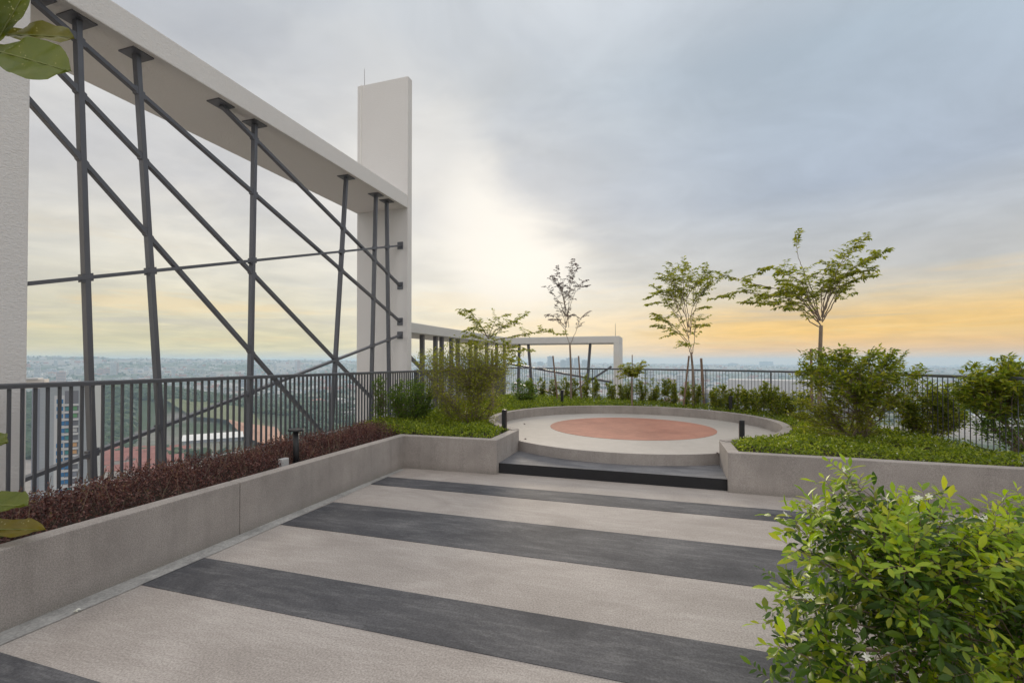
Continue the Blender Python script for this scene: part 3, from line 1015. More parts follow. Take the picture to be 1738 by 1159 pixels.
# right-hand spreading tree
t3 = 8.7
q = zpx(1200, 370, 5.04, t3)
b3 = at(1391, 690, t3)
b3[2] = SZ
limbs = [[(975, 920), (870, 800), (760, 740), (600, 762), (420, 740), (240, 740)], [(965, 900), (800, 760), (680, 690), (500, 660), (300, 630), (90, 685)],
         [(960, 880), (850, 710), (700, 610), (600, 578), (450, 540), (200, 455)], [(965, 870), (880, 740), (780, 560), (640, 495), (500, 440), (350, 500)],
         [(970, 880), (920, 720), (860, 560), (830, 480), (700, 445), (640, 440)], [(975, 880), (960, 700), (940, 560), (910, 430), (885, 300), (878, 75)],
         [(980, 880), (1000, 720), (1020, 560), (1050, 410), (1110, 300), (1190, 230)], [(985, 880), (1010, 700), (1080, 540), (1180, 380), (1270, 270), (1350, 205)],
         [(985, 890), (1100, 720), (1145, 610), (1180, 530), (1270, 450), (1400, 350), (1540, 285)], [(1000, 850), (1080, 650), (1150, 570), (1250, 530), (1350, 520)],
         [(1100, 720), (1140, 640), (1215, 590), (1280, 630)], [(960, 860), (900, 680), (840, 600), (760, 610), (660, 640)], [(970, 860), (930, 650), (900, 540), (830, 500)],
         [(980, 850), (980, 640), (990, 520), (960, 470)], [(900, 800), (800, 690), (720, 640), (600, 640), (520, 660)], [(990, 800), (1050, 600), (1120, 480), (1200, 420), (1330, 330)],
         [(960, 850), (860, 640), (760, 520), (700, 520)], [(985, 820), (1060, 600), (1100, 500), (1060, 450), (1000, 400)], [(840, 760), (760, 720), (640, 700), (560, 720)],
         [(955, 930), (850, 870), (800, 800), (740, 780), (640, 790)], [(990, 700), (1040, 560), (1160, 500), (1290, 480)]]
tree('young_tree', b3, q(975, 920), [[q(*c) for c in l] for l in limbs], 'wide-crowned young tree with a tall bare-stemmed sprig at its top, behind the right bush', 'tree',
     (0.12, 0.32), 0.082, 15, 1.0, 'leaf_tree', 0.042, 0.4, 5, start=0.32, bare={5: .86}, trunk_mid=at(1391.5, 620, t3))
# middle tree
t2 = 11.6
q = zpx(1080, 430, 4.458, t2)
b2 = at(1177, 678, t2)
b2[2] = SZ
limbs = [[(415, 750), (395, 620), (350, 520), (240, 330), (160, 230)], [(400, 640), (330, 450), (280, 300), (250, 120)], [(395, 600), (380, 400), (370, 250), (400, 60)],
         [(400, 600), (430, 400), (480, 250), (540, 95)], [(405, 620), (440, 440), (520, 270), (640, 170)], [(390, 670), (300, 580), (200, 505), (95, 500)],
         [(395, 690), (330, 610), (240, 560), (130, 545)], [(408, 750), (350, 690), (330, 700)], [(425, 760), (445, 600), (470, 550), (530, 540)], [(440, 620), (460, 510), (525, 490)],
         [(360, 520), (250, 390), (170, 370), (105, 380)], [(400, 500), (440, 430), (490, 410)], [(395, 560), (350, 350), (310, 200), (300, 70)], [(400, 560), (400, 350), (430, 200), (470, 100)],
         [(330, 450), (240, 300), (150, 300)], [(380, 400), (300, 250), (200, 180)], [(430, 400), (500, 300), (600, 230)], [(370, 460), (300, 350), (220, 290), (110, 325)],
         [(430, 380), (470, 230), (590, 160)], [(300, 330), (270, 230), (170, 170)], [(330, 400), (340, 300), (330, 180), (350, 100)], [(380, 340), (420, 240), (500, 170)],
         [(270, 560), (200, 480), (150, 460)], [(330, 590), (270, 600), (240, 620)]]
tree('young_tree', b2, q(415, 750), [[q(*c) for c in l] for l in limbs], 'upright young tree with an oval green crown between two wooden stakes', 'tree',
     (0.14, 0.34), 0.09, 12, 1.0, 'leaf_tree', 0.036, 0.28, 6, start=0.42, trunk_mid=at(1176.5, 640, t2))
# sparse purple-brown tree
t1 = 13.6
q = zpx(900, 430, 4.458, t1)
b1 = at(969, 676, t1)
b1[2] = SZ
limbs = [[(300, 690), (270, 600), (265, 450), (240, 250), (205, 110)], [(272, 560), (290, 350), (290, 180), (308, 75)], [(270, 480), (330, 320), (380, 255), (440, 235)],
         [(275, 430), (240, 300), (160, 180)], [(265, 470), (210, 350), (120, 250)], [(268, 560), (200, 480), (150, 450)], [(268, 580), (210, 520), (155, 510)],
         [(300, 690), (350, 590), (385, 490), (440, 440)], [(285, 330), (320, 200), (360, 95)], [(272, 520), (300, 470), (338, 465)], [(270, 540), (230, 420), (200, 390)],
         [(260, 400), (220, 230), (175, 180)], [(285, 300), (330, 270), (410, 210)], [(290, 560), (290, 450), (310, 400)]]
tree('slender_tree', b1, q(300, 690), [[q(*c) for c in l] for l in limbs], 'slender tree with few small purple-brown leaves, in front of the far white frame', 'tree',
     (0.10, 0.24), 0.072, 10, 0.95, 'leaf_dry', 0.036, 0.2, 7, start=0.40, trunk_mid=at(969, 630, t1))
# layered tree rising out of the olive bush
t0 = 10.6
q = zpx(700, 510, 5.04, t0)
b0 = at(836, 700, t0)
b0[2] = SZ
limbs = [[(655, 330), (600, 240), (560, 170), (490, 100), (430, 125)], [(650, 310), (590, 250), (520, 225), (440, 240)], [(655, 300), (690, 220), (720, 165), (790, 120)],
         [(660, 310), (740, 240), (860, 190), (960, 130)], [(690, 350), (800, 320), (940, 300), (1100, 272), (1270, 295)], [(720, 400), (820, 385), (920, 390), (1010, 430)],
         [(640, 350), (560, 310), (470, 312)], [(740, 470), (830, 430), (880, 470), (920, 550)], [(650, 330), (640, 270), (610, 250)], [(690, 370), (720, 330), (780, 330)],
         [(660, 420), (560, 380), (440, 370)], [(760, 400), (820, 400), (870, 440)], [(650, 320), (720, 280), (800, 220), (880, 200)], [(640, 300), (560, 250), (530, 160), (450, 110)],
         [(700, 420), (600, 400), (520, 350)], [(700, 450), (780, 480), (870, 520)]]
tree('layered_tree', b0, q(680, 420), [[q(*c) for c in l] for l in limbs], 'small tree with layered feathery branches rising above the olive bush', 'tree',
     (0.12, 0.30), 0.08, 12, 1.0, 'leaf_tree', 0.036, 0.3, 8, start=0.25, trunk_mid=at(836, 640, t0))
# small round-headed tree at the back of the curved wall
ts = 12.0
bs_ = at(1073, 690, ts)
bs_[2] = SZ
limbs = []
for k in range(22):
    a = RNG.uniform(0, 6.28)
    r = RNG.uniform(.12, .36)
    c = at(1073, 640, ts)
    limbs.append([c, c + np.array([math.cos(a) * r * .5, math.sin(a) * r * .5, RNG.uniform(.05, .2)]), c + np.array([math.cos(a) * r, math.sin(a) * r, RNG.uniform(-.02, .38)])])
tree('sapling', bs_, at(1073, 636, ts), limbs, 'small tufted sapling on a thin stem, just right of the far white frame', 'tree',
     (0.10, 0.2), 0.075, 10, 1.0, 'leaf_tree', 0.022, 0.02, 9, start=0.2)


def stake(x0, y0, x1, y1, t, label, rad_=0.024):
    a, b = at(x0, y0, t), at(x1, y1, t)
    a[2] -= 0.15
    o = MB().tube([a, b], [rad_, rad_ * .9], 8).build('tree_stake', 'stake_wood')
    tag(o, label, 'tree stake', 'wooden stakes propping the young trees')


stake(946, 668, 938.5, 604, t1 - .1, 'thin wooden stake leaning left of the slender purple-brown tree')
stake(987, 670, 982, 604, t1 - .1, 'thin wooden stake leaning right of the slender purple-brown tree')
stake(1160, 678, 1169.5, 604, t2 - .1, 'wooden stake leaning in from the left of the oval-crowned tree')
stake(1195, 678, 1190, 608, t2 - .1, 'thick wooden stake standing to the right of the oval-crowned tree', 0.033)
stake(1378, 680, 1376.5, 592, t3 - .1, 'wooden stake beside the wide-crowned tree, behind the right bush')
stake(1073.5, 685, 1073, 602, ts + .06, 'thin stake tied to the small tufted sapling', 0.014)


def bush(name, base, tips, label, cat, leafL, leafW, n_leaf, leaf, stems=9, seed=1, shoot=0.35, spread=0.10, flatN=1.0, group=None, bark='twig_bark', r0=0.016, low=None, up=0.2):
    """a shrub: stems from base fork out to the given shoot tips; leaves stand along the last stretch of each shoot"""
    rng = np.random.default_rng(seed)
    root = thing(name, base, label, cat, group)
    m = MB()
    tips = np.array(tips)
    c = tips.mean(0)
    hubs = []
    for k in range(stems):
        t = tips[rng.integers(len(tips))]
        b = base + np.array([rng.normal(0, .06), rng.normal(0, .06), 0])
        h = base * 0.45 + t * 0.55 + rng.normal(0, .06, 3)
        h[2] = base[2] + (t[2] - base[2]) * rng.uniform(.4, .6)
        mid = (b + h) / 2 + rng.normal(0, .05, 3)
        sp = smooth_path([b, mid, h], 0.06)
        m.tube(sp, np.linspace(r0, r0 * .55, len(sp)), 6, cap=False)
        hubs += list(sp[len(sp) // 3:])
    hubs = np.array(hubs)
    P, D, N, YG = [], [], [], []
    per = max(4, n_leaf // len(tips))
    for t in tips:
        d2 = ((hubs - t) ** 2).sum(1) + np.where(hubs[:, 2] > t[2], 1.0, 0)
        h = hubs[np.argsort(d2)[rng.integers(0, min(6, len(hubs)))]]
        mid = (h + t) / 2 + rng.normal(0, .04, 3) + np.array([0, 0, .02])
        sp = smooth_path([h, mid, t], 0.03)
        m.tube(sp, np.linspace(r0 * .4, .0015, len(sp)), 4, cap=False)
        ln = np.linalg.norm(t - h)
        us = 1 - rng.random(per) ** 1.3 * min(1.0, shoot / max(ln, .05))
        idx = np.clip((us * (len(sp) - 1)).astype(int), 1, len(sp) - 1)
        tan = unit(sp[idx] - sp[idx - 1])
        off = rng.normal(0, spread, (per, 3)) * (1.15 - us[:, None]) * 1.0 + rng.normal(0, spread * .35, (per, 3))
        P.append(sp[idx] + off)
        dd = rng.normal(size=(per, 3))
        dd[:, 2] = dd[:, 2] * .5 + up
        D.append(unit(dd) + tan * .35)
        nn = rng.normal(0, .5, (per, 3))
        nn[:, 2] += flatN
        N.append(nn)
        YG.append(us > 0.8)
    m.build('stems', bark, root, True)
    P, D, N, YG = np.concatenate(P), np.concatenate(D), np.concatenate(N), np.concatenate(YG)
    L = rng.uniform(.65, 1.2, len(P)) * leafL
    if low:
        zq = P[:, 2] + rng.normal(0, .12, len(P))
        lo = zq < base[2] + (tips[:, 2].max() - base[2]) * .48
        leaf_mesh('lower_foliage', P[lo], D[lo], N[lo], L[lo] * .8, L[lo] * leafW * .75, low, root)
        P, D, N, L = P[~lo], D[~lo], N[~lo], L[~lo]
    leaf_mesh('foliage', P, D, N, L, L * leafW, leaf, root)
    return root


def blob_tips(outline, t, depth, n, seed, inner=0.35, sparse=0.0):
    """shoot tips inside a crown whose outline was measured at distance t; depth = half thickness away from the viewer"""
    rng = np.random.default_rng(seed)
    o = np.array(outline, float)
    x = rng.uniform(o[:, 0].min(), o[:, 0].max(), n * 12)
    y = rng.uniform(o[:, 1].min(), o[:, 1].max(), n * 12)
    k = in_poly(x, y, [tuple(p) for p in o])
    x, y = x[k], y[k]
    cx, cy = o.mean(0)
    e = np.clip(np.hypot((x - cx) / (np.ptp(o[:, 0]) / 2), (y - cy) / (np.ptp(o[:, 1]) / 2)), 0, 1)
    half = depth * np.sqrt(np.clip(1 - e ** 2, 0.03, 1))
    s = rng.choice([-1, 1], len(x)) * rng.uniform(inner, 1, len(x)) * half
    s = np.where(rng.random(len(x)) < .65, -np.abs(s), s)
    yn = (y - o[:, 1].min()) / np.ptp(o[:, 1])
    kk = rng.random(len(x)) < (1.0 - sparse * np.clip((yn - .3) / .5, 0, 1))
    return [at(a, b, t + c) for a, b, c in list(zip(x[kk], y[kk], s[kk]))[:n]]


def gbase(x, y, t):
    p = at(x, y, t)
    p[2] = SZ
    return p


# big bushes at the right
out = [(1338, 612), (1372, 592), (1420, 588), (1432, 583), (1455, 596), (1490, 589), (1530, 594), (1552, 606), (1572, 622), (1580, 640), (1545, 655), (1530, 690), (1515, 725), (1490, 744), (1420, 748), (1360, 742), (1335, 720), (1332, 690), (1352, 660)]
bush('shrub', gbase(1452, 742, 7.0), blob_tips(out, 7.0, .75, 300, 21, .35, .45), 'big spreading green shrub with pale bare stems, left of the pair at the right', 'shrub', 0.085, 0.40, 7600, 'leaf_bush', 20, 31, .24, .05, 2.2, r0=.017, bark='pale_bark', low='leaf_olive', up=.02)
out = [(1612, 640), (1640, 612), (1668, 612), (1690, 600), (1715, 602), (1740, 612), (1800, 605), (1870, 640), (1880, 720), (1840, 760), (1700, 758), (1650, 745), (1632, 700), (1618, 665)]
bush('shrub', gbase(1735, 752, 6.3), blob_tips(out, 6.3, .8, 330, 22, .35, .3), 'big dark green shrub cut by the right edge of the photo', 'shrub', 0.082, 0.42, 9500, 'leaf_bush', 15, 32, .24, .055, 2.2, r0=.018, low='leaf_hedge', up=.02)
out = [(1512, 676), (1545, 655), (1575, 648), (1605, 650), (1640, 664), (1652, 715), (1615, 737), (1560, 740), (1522, 722)]
bush('shrub', gbase(1580, 742, 7.3), blob_tips(out, 7.3, .4, 260, 23), 'small dark shrub against the railing between the two big right-hand shrubs', 'shrub', 0.068, 0.45, 4700, 'leaf_bush', 8, 33, .2, .05, 1.2, r0=.01)
# olive bush, left of the platform
out = [(700, 606), (712, 590), (745, 588), (762, 574), (800, 580), (850, 578), (872, 596), (880, 622), (865, 650), (858, 690), (842, 712), (815, 722), (780, 722), (740, 700), (722, 660), (706, 630)]
bush('shrub', gbase(800, 724, 8.7), blob_tips(out, 8.7, .8, 700, 124, .2, .3), 'large airy olive-green shrub with fine leaves at the left of the platform', 'shrub', 0.048, 0.40, 12500, 'leaf_olive', 26, 134, .36, .10, .8, r0=.012, bark='pale_bark')
out = [(658, 655), (680, 643), (712, 642), (736, 655), (740, 690), (728, 712), (690, 716), (664, 712), (658, 690)]
bush('shrub', gbase(695, 718, 9.0), blob_tips(out, 9.0, .4, 240, 25), 'rounded dark green shrub against the left railing, beside the olive shrub', 'shrub', 0.055, 0.3, 6500, 'leaf_hedge', 8, 35, .25, .05, .5, r0=.01)
out = [(634, 645), (640, 632), (650, 634), (657, 660), (658, 700), (652, 722), (638, 722), (633, 690)]
bush('shrub', gbase(646, 722, 8.8), blob_tips(out, 8.8, .15, 90, 26), 'narrow upright dark green shrub between two steel posts of the left railing', 'shrub', 0.045, 0.4, 1700, 'leaf_hedge', 4, 36, .2, .04, .5, r0=.008)
out = [(868, 650), (880, 640), (905, 645), (914, 660), (912, 678), (890, 684), (868, 680)]
bush('shrub', gbase(888, 682, 13.0), blob_tips(out, 13.0, .3, 90, 27), 'small dark bushy shrub by the far corner of the railing, right of the olive shrub', 'shrub', 0.06, 0.4, 1700, 'leaf_hedge', 5, 37, .2, .05, .6, r0=.01)
# sparse row of upright shrubs along the far railing
row = [(901, 18), (920, 12), (940, 14), (957, 22), (975, 12), (996, 24), (1013, 12), (1036, 18), (1056, 14), (1067, 14), (1088, 18), (1108, 22), (1131, 24), (1146, 14), (1166, 20), (1185, 14), (1211, 12),
       (1224, 30), (1241, 16), (1253, 12), (1267, 14), (1280, 18), (1297, 20), (1309, 14), (1321, 12), (1339, 22), (1366, 24)]
for i, (px, w) in enumerate(row):
    u = (px - CX) / FOC
    best = min((abs((p - CC[:2]) @ CR[:2] / max(.1, (p - CC[:2]) @ fh[:2]) - u), (p - CC[:2]) @ fh[:2]) for p in [np.array(c) for c in rail_off(-0.33, 300)])
    t = best[1]
    yb = 614.7 + (EYE - .46) * FOC / t
    h = RNG.uniform(.60, .80) * FOC / t * (1.0 if px < 1200 else 0.95)
    w2 = w * 1.0
    out = [(px - w2 * .5, yb - h * .9), (px, yb - h), (px + w2 * .5, yb - h * .88), (px + w2 * .55, yb - h * .4), (px + w2 * .35, yb - 2), (px - w2 * .35, yb - 2), (px - w2 * .55, yb - h * .45)]
    bush('upright_shrub', gbase(px, yb, t), blob_tips(out, t, .1, 26, 50 + i, 0.0), 'thin upright shrub in the sparse row along the far curved railing', 'shrub', 0.060, 0.45, 520 + 22 * w, 'leaf_bush', 3, 60 + i, .22, .035, .5,
         group='thin upright shrubs along the far curved railing', r0=.007)

# ------------------------------------------------------------------ flowering bush close to the camera
rng = np.random.default_rng(77)
JB = CC + CF * 2.35 + CR * 2.15
JB[2] = 0.0
jr = thing('flowering_bush', JB, 'large bright green flowering bush with white blossoms in the near right corner', 'bush')
tipsJ = []
tops = [(1300, 1150, 1.9), (1318, 985, 2.0), (1335, 880, 2.05), (1365, 850, 2.1), (1400, 822, 2.15), (1428, 800, 2.15), (1440, 815, 2.2), (1375, 870, 2.0), (1350, 930, 1.9), (1330, 1010, 1.85), (1318, 1090, 1.8),
        (1480, 868, 2.2), (1510, 858, 2.2), (1540, 846, 2.2), (1570, 842, 2.25), (1600, 850, 2.2), (1640, 880, 2.2), (1680, 868, 2.2), (1705, 848, 2.2), (1730, 855, 2.2), (1775, 850, 2.2), (1800, 880, 2.2), (1310, 1050, 1.95)]
for x, y, t in tops:
    tipsJ.append(at(x + 6, y + 3, t))
cJ = at(1620, 1080, 2.35)
outJ = [(1352, 1180), (1362, 1000), (1378, 912), (1410, 860), (1430, 822), (1475, 880), (1560, 858), (1640, 892), (1720, 865), (1830, 870), (1950, 980), (1980, 1200), (1960, 1420), (1400, 1420), (1352, 1300)]
tipsJ += blob_tips(outJ, 2.4, .72, 430, 78, .2)
tipsJ = np.array(tipsJ)
tipsJ = tipsJ[(tipsJ[:, 2] > 0.05)]
m = MB()
hubs = []
for k in range(26):
    t = tipsJ[rng.integers(len(tipsJ))]
    b = JB + np.array([rng.normal(0, .16), rng.normal(0, .16), 0])
    h = b * 0.4 + t * 0.6
    h[2] = t[2] * rng.uniform(.45, .7)
    sp = smooth_path([b, (b + h) / 2 + rng.normal(0, .05, 3), h], .05)
    m.tube(sp, np.linspace(.011, .005, len(sp)), 6, cap=False)
    hubs += list(sp[len(sp) // 4:])
hubs = np.array(hubs)
old, new = ([], [], []), ([], [], [])
Lold, Lnew, flw = [], [], []
for ti, t in enumerate(tipsJ):
    d2 = ((hubs - t) ** 2).sum(1) + np.where(hubs[:, 2] > t[2] - .02, .6, 0)
    h = hubs[np.argsort(d2)[rng.integers(0, 4)]]
    mid = (h + t) / 2 + rng.normal(0, .025, 3)
    sp = smooth_path([h, mid, t], .018)
    m.tube(sp, np.linspace(.0038, .0014, len(sp)), 5, cap=False)
    outer = np.linalg.norm((t - cJ) / np.array([.9, .9, 1.0])) > .42 or ti < len(tops)
    ln = len(sp)
    j = ln - 1
    fromtip = 0.0
    ph = rng.uniform(0, 6.28)
    while j > 1 and fromtip < .30:
        tan = unit(sp[j] - sp[j - 1])
        ph += 2.4
        a = unit(np.cross(tan, [.3, .2, .9]))
        b = np.cross(tan, a)
        rad_dir = unit(a * math.cos(ph) + b * math.sin(ph))
        rd = unit(rad_dir * .85 + tan * .75 + np.array([0, 0, .12]))
        rl_ = rng.uniform(.06, .10)
        young = outer and fromtip < .12 and rng.random() < (.95 if t[2] > .72 else .5)
        tgt, LL = (new, Lnew) if young else (old, Lold)
        nl = rng.integers(2, 4) * 2 + 1
        m.tube([sp[j], sp[j] + rd * rl_], [.0012, .0007], 3, cap=False)
        side_ = unit(np.cross(rd, unit(np.cross(rd, tan) + 1e-6)))
        nrm = unit(tan * .7 + np.array([0, 0, .8]) + rng.normal(0, .25, 3))
        side_ = unit(np.cross(rd, nrm))
        for q in range(nl):
            s = (q + 1) / nl if q < nl - 1 else 1.0
            pp = sp[j] + rd * rl_ * s
            if q == nl - 1:
                dd = rd
            else:
                dd = side_ * (1 if q % 2 else -1) * .85 + rd * .6
            tgt[0].append(pp)
            tgt[1].append(dd + rng.normal(0, .13, 3))
            tgt[2].append(nrm + rng.normal(0, .25, 3))
            LL.append(rng.uniform(.030, .070) * (.75 + .35 * s) * (.8 if fromtip < .02 else 1))
        st = rng.integers(1, 3)
        j -= st
        fromtip += st * .018
    if ti < len(tops) and ti % 5 == 2 or (outer and rng.random() < .05):
        flw.append(t + np.array([0, 0, .012]))
m.build('stems', 'twig_bark', jr, True)
leaf_mesh('foliage', *old, np.array(Lold), np.array(Lold) * .39, 'leaf_jasmine', jr, True, .16, .18)
leaf_mesh('young_foliage', *new, np.array(Lnew), np.array(Lnew) * .38, 'leaf_jasmine_young', jr, True, .16, .14)
for x, y, t in ((1432, 797, 2.14), (1549, 850, 2.15), (1553, 847, 2.18), (1580, 842, 2.2), (1660, 876, 2.1), (1678, 880, 2.1), (1363, 1012, 1.85), (1468, 1108, 1.75), (1585, 918, 2.0)):
    flw.append(at(x, y, t))
for fpos in flw:
    k = 5 * rng.integers(1, 3)
    c = np.repeat([fpos], k, 0) + np.repeat(rng.normal(0, .014, (k // 5, 3)), 5, 0)
    ang = np.tile(np.arange(5) * 1.2566, k // 5) + rng.uniform(0, 1)
    ax = unit(np.array([0, 0, 1.0]) + rng.normal(0, .4, 3) - .5 * CF)
    e1 = unit(np.cross(ax, [1, .2, .1]))
    e2 = np.cross(ax, e1)
    dd = np.cos(ang)[:, None] * e1 + np.sin(ang)[:, None] * e2 + ax * .25
    leaf_mesh('blossom', c, dd, np.repeat([ax], k, 0), .017, .009, 'petal_white', jr, True, .1, .1)
m = MB().prism([(0.95, 1.9), (1.6, 1.3), (6, 1.3), (6, 4.4), (1.7, 3.7)], -0.02, 0.012)
struct(m.build('planting_bed', 'soil'))

# ------------------------------------------------------------------ fiddle-leaf plant at the left edge


def big_leaf(root, base, tip, width, face, matn, cup=.12, bend=.1, wave=.02, seed=0):
    r = np.random.default_rng(seed)
    base, tip, face = np.array(base), np.array(tip), np.array(face, float)
    d = tip - base
    L = np.linalg.norm(d)
    d /= L
    s = unit(np.cross(d, face))
    nn = np.cross(s, d)
    V, F = [], []
    nu, nw = 18, 10
    ph = r.uniform(0, 6)
    for i in range(nu + 1):
        u = i / nu
        wd = width / 2 * (math.sin(math.pi * min(1, u ** 1.25)) ** .62 * (0.62 + .55 * u) + .02)
        if i == nu:
            wd = width * .03
        for j in range(nw + 1):
            w = (j / nw - .5) * 2
            p = base + d * L * u + s * wd * w + nn * (-bend * L * u * u + cup * wd * abs(w) ** 1.5 + wave * abs(w) * math.sin(u * 15 + ph + 2 * w) - .006 * math.exp(-(w * 7) ** 2)
                                                      + .004 * math.sin(u * 34 - abs(w) * 7))
            V.append(p)
    for i in range(nu):
        for j in range(nw):
            a = i * (nw + 1) + j
            F.append((a, a + 1, a + nw + 2, a + nw + 1))
    o = MB().add(V, F).build('leaf', matn, root, True)
    rib = MB().tube([base + d * L * u - nn * (bend * L * u * u + .003) for u in np.linspace(-.12, .96, 12)], np.linspace(.006, .0015, 12), 6).build('midrib', 'fig_rib', o, True)
    rib.location = -Vector(root.location) - o.location
    return o


FG = np.array([-4.25, 1.62, SZ])
fg = thing('fiddle_leaf_fig', FG, 'fiddle-leaf fig with big glossy leaves reaching in at the left edge of the photo', 'plant')
tp = smooth_path([FG, FG + [0.05, -.02, 1.2], FG + [0.0, .02, 2.4], FG + [.05, .03, 3.5]], .15)
MB().tube(tp, np.linspace(.028, .014, len(tp)), 10).build('trunk', 'twig_bark', fg, True)
tF = 2.75
toc = -CF
for a, b in ((FG + [0.0, .02, 2.2], at(-24, 76, tF)), (FG + [.03, 0, 0.75], at(-62, 880, 2.9))):
    MB().tube(smooth_path([a, (a + b) / 2 + [0, 0, .06], b], .04), np.linspace(.012, .007, len(smooth_path([a, (a + b) / 2 + [0, 0, .06], b], .04))), 8).build('branch', 'twig_bark', fg, True)
big_leaf(fg, at(-25, 82, tF + .05), at(108, 112, tF - .1), .29, toc + [0, 0, .3], 'leaf_fig', .15, .05, .012, 1)
big_leaf(fg, at(-16, 58, tF + .1), at(123, 60, tF + .12), .19, toc * .9 + [0, 0, .45], 'leaf_fig_dull', .25, .02, .014, 2)
big_leaf(fg, at(-12, 80, tF), at(50, -22, tF + .12), .10, toc * .8 + CR * .6, 'leaf_fig', .5, -.05, .006, 3)
big_leaf(fg, at(-22, 82, tF), at(8, -45, tF - .05), .11, toc * .6 + CR * .8, 'leaf_fig', .5, .02, .006, 4)
big_leaf(fg, at(-20, 60, tF), at(-70, -30, tF), .25, toc + [0, 0, .4], 'leaf_fig', .2, .05, .012, 5)
big_leaf(fg, at(-60, 860, 2.85), at(36, 846, 2.72), .19, toc * .4 + [0, 0, .9], 'leaf_fig', .3, .1, .012, 6)
big_leaf(fg, at(-65, 902, 2.92), at(62, 888, 2.86), .13, toc * .6 + [0, 0, .8], 'leaf_fig_old', .3, .12, .014, 7)
big_leaf(fg, at(-70, 760, 2.9), at(3, 742, 2.8), .16, toc * .6 + [0, 0, .8], 'leaf_fig', .2, .1, .012, 8)
big_leaf(fg, at(-60, 880, 2.95), at(5, 905, 2.90), .14, toc * .6 + [0, 0, .7], 'leaf_fig', .2, .1, .012, 9)

# fallen leaves on the platform
for x, y, z, lab in ((889, 745, .314, 'dry curled leaf on the platform beside the left wall end'), (1215, 769, .314, 'dry curled leaf on the platform beside the right wall end'),
                     (888, 719.5, .316, 'single dry leaf lying on the platform left of the red disc'), (124, 1037, .01, 'pale scrap lying in the drain strip by the left wall')):
    p = at_z(x, y, z)
    o = leaf_mesh('fallen_leaf', [p, p + [.01, .005, .004]], [[1, .3, .1], [.6, 1, .1]], [[0, 0, 1], [.2, .1, 1]], .05 if z > .1 else .03, .022, 'leaf_dry' if z > .1 else 'petal_white', None, True, .3, .2)
    tag(o, lab, 'leaf')

# ------------------------------------------------------------------ the land below and the far city
G = -110.0


def hills(x, y):
    r = np.hypot(x, y)
    az = np.arctan2(x, y)                      # 0 = +Y, negative to the left
    z = G + 6 * fbm(x, y, 0.004, 21) + 3 * fbm(x, y, .012, 22)
    far = np.clip((r - 2200) / 3200, 0, 1)
    far = far * far * (3 - 2 * far)
    azc = np.clip(az, -1.3, 0.9)
    z = z + far * (72 - 70 * azc + 12 * fbm(az * 900, r * .08, .02, 23) + 9 * fbm(az * 2600, r * .1, .02, 24))
    # wooded hill
    hc = at(230, 680, 950)
    z = z + 46 * np.exp(-(((x - hc[0]) / 330) ** 2 + ((y - hc[1]) / 210) ** 2))
    hc2 = at(120, 700, 900)
    z = z + 18 * np.exp(-(((x - hc2[0]) / 160) ** 2 + ((y - hc2[1]) / 160) ** 2))
    return z


rr_ = np.concatenate([[0.0], np.geomspace(60, 11500, 110)])
aa_ = np.linspace(0, 2 * math.pi, 361)[:-1]
RRg, AAg = np.meshgrid(rr_[1:], aa_, indexing='ij')
X, Y = RRg * np.sin(AAg), RRg * np.cos(AAg)
Z = hills(X, Y)
nA = len(aa_)
V = np.c_[X.ravel(), Y.ravel(), Z.ravel()]
F = []
for i in range(len(rr_) - 2):
    for j in range(nA):
        j2 = (j + 1) % nA
        F.append((i * nA + j, i * nA + j2, (i + 1) * nA + j2, (i + 1) * nA + j))
V = np.vstack([V, [[0, 0, G]]])
F += [(len(V) - 1, (j + 1) % nA, j) for j in range(nA)]
struct(MB().add(V, F).build('ground', 'land', smooth=True))


def frame_at(px, t):
    """unit axes of a block that faces the roof from direction px"""
    u = (px - CX) / FOC
    d = fh + CR * u
    f = unit(d)
    return np.array([f[1], -f[0], 0]), f, d * t


def oriented_box(m, o, ex, ey, x0, x1, y0, y1, z0, z1, mi=0):
    c = []
    for z in (z0, z1):
        for x, y in ((x0, y0), (x1, y0), (x1, y1), (x0, y1)):
            p = o + ex * x + ey * y
            c.append((p[0], p[1], z))
    m.add(c, [(3, 2, 1, 0), (4, 5, 6, 7), (0, 1, 5, 4), (1, 2, 6, 5), (2, 3, 7, 6), (3, 0, 4, 7)], mi)


# neighbouring tower at the left
tT = 188.0
A = at(68, 660, tT)
B = at(161, 660, tT + 9)
ex = np.array([B[0] - A[0], B[1] - A[1], 0])
wid = np.linalg.norm(ex)
ex /= wid
ey = np.array([-ex[1], ex[0], 0])
if ey @ CF < 0:
    ey = -ey
topz = at(100, 655, tT)[2]
tw = thing('apartment_tower', (A[0], A[1], G), 'tall pale apartment tower with columns of blue windows seen through the left railing', 'apartment tower')
m = MB()
oriented_box(m, A, ex, ey, 0, wid, 0, 16, G - 4, topz)
m.build('wall', 'tower_wall', tw)
m = MB()
oriented_box(m, A, ex, ey, -2.6, -0.02, 1.2, 15, G - 4, topz - 1.0)
m.build('side_wing', 'tower_side', tw)
m = MB()
oriented_box(m, A, ex, ey, -0.4, wid + 0.4, -0.4, 0.3, topz + 0.01, topz + 1.0)
m.build('parapet', 'tower_white', tw)
m = MB()
oriented_box(m, A, ex, ey, -4.5, 0.8, 2, 9, topz - 1, topz + 2.6)
m.build('roof_house', 'house_wall', tw)
m = MB()
oriented_box(m, A, ex, ey, -5, -1, 1.5, 9, topz + 2.62, topz + 3.2)
m.build('roof_cap', 'tower_white', tw)


def on_facade(px):
    d = CF + CR * (px - CX) / FOC
    M = np.array([[ex[0], -d[0]], [ex[1], -d[1]]])
    return float(np.linalg.solve(M, (CC - A)[:2])[0])


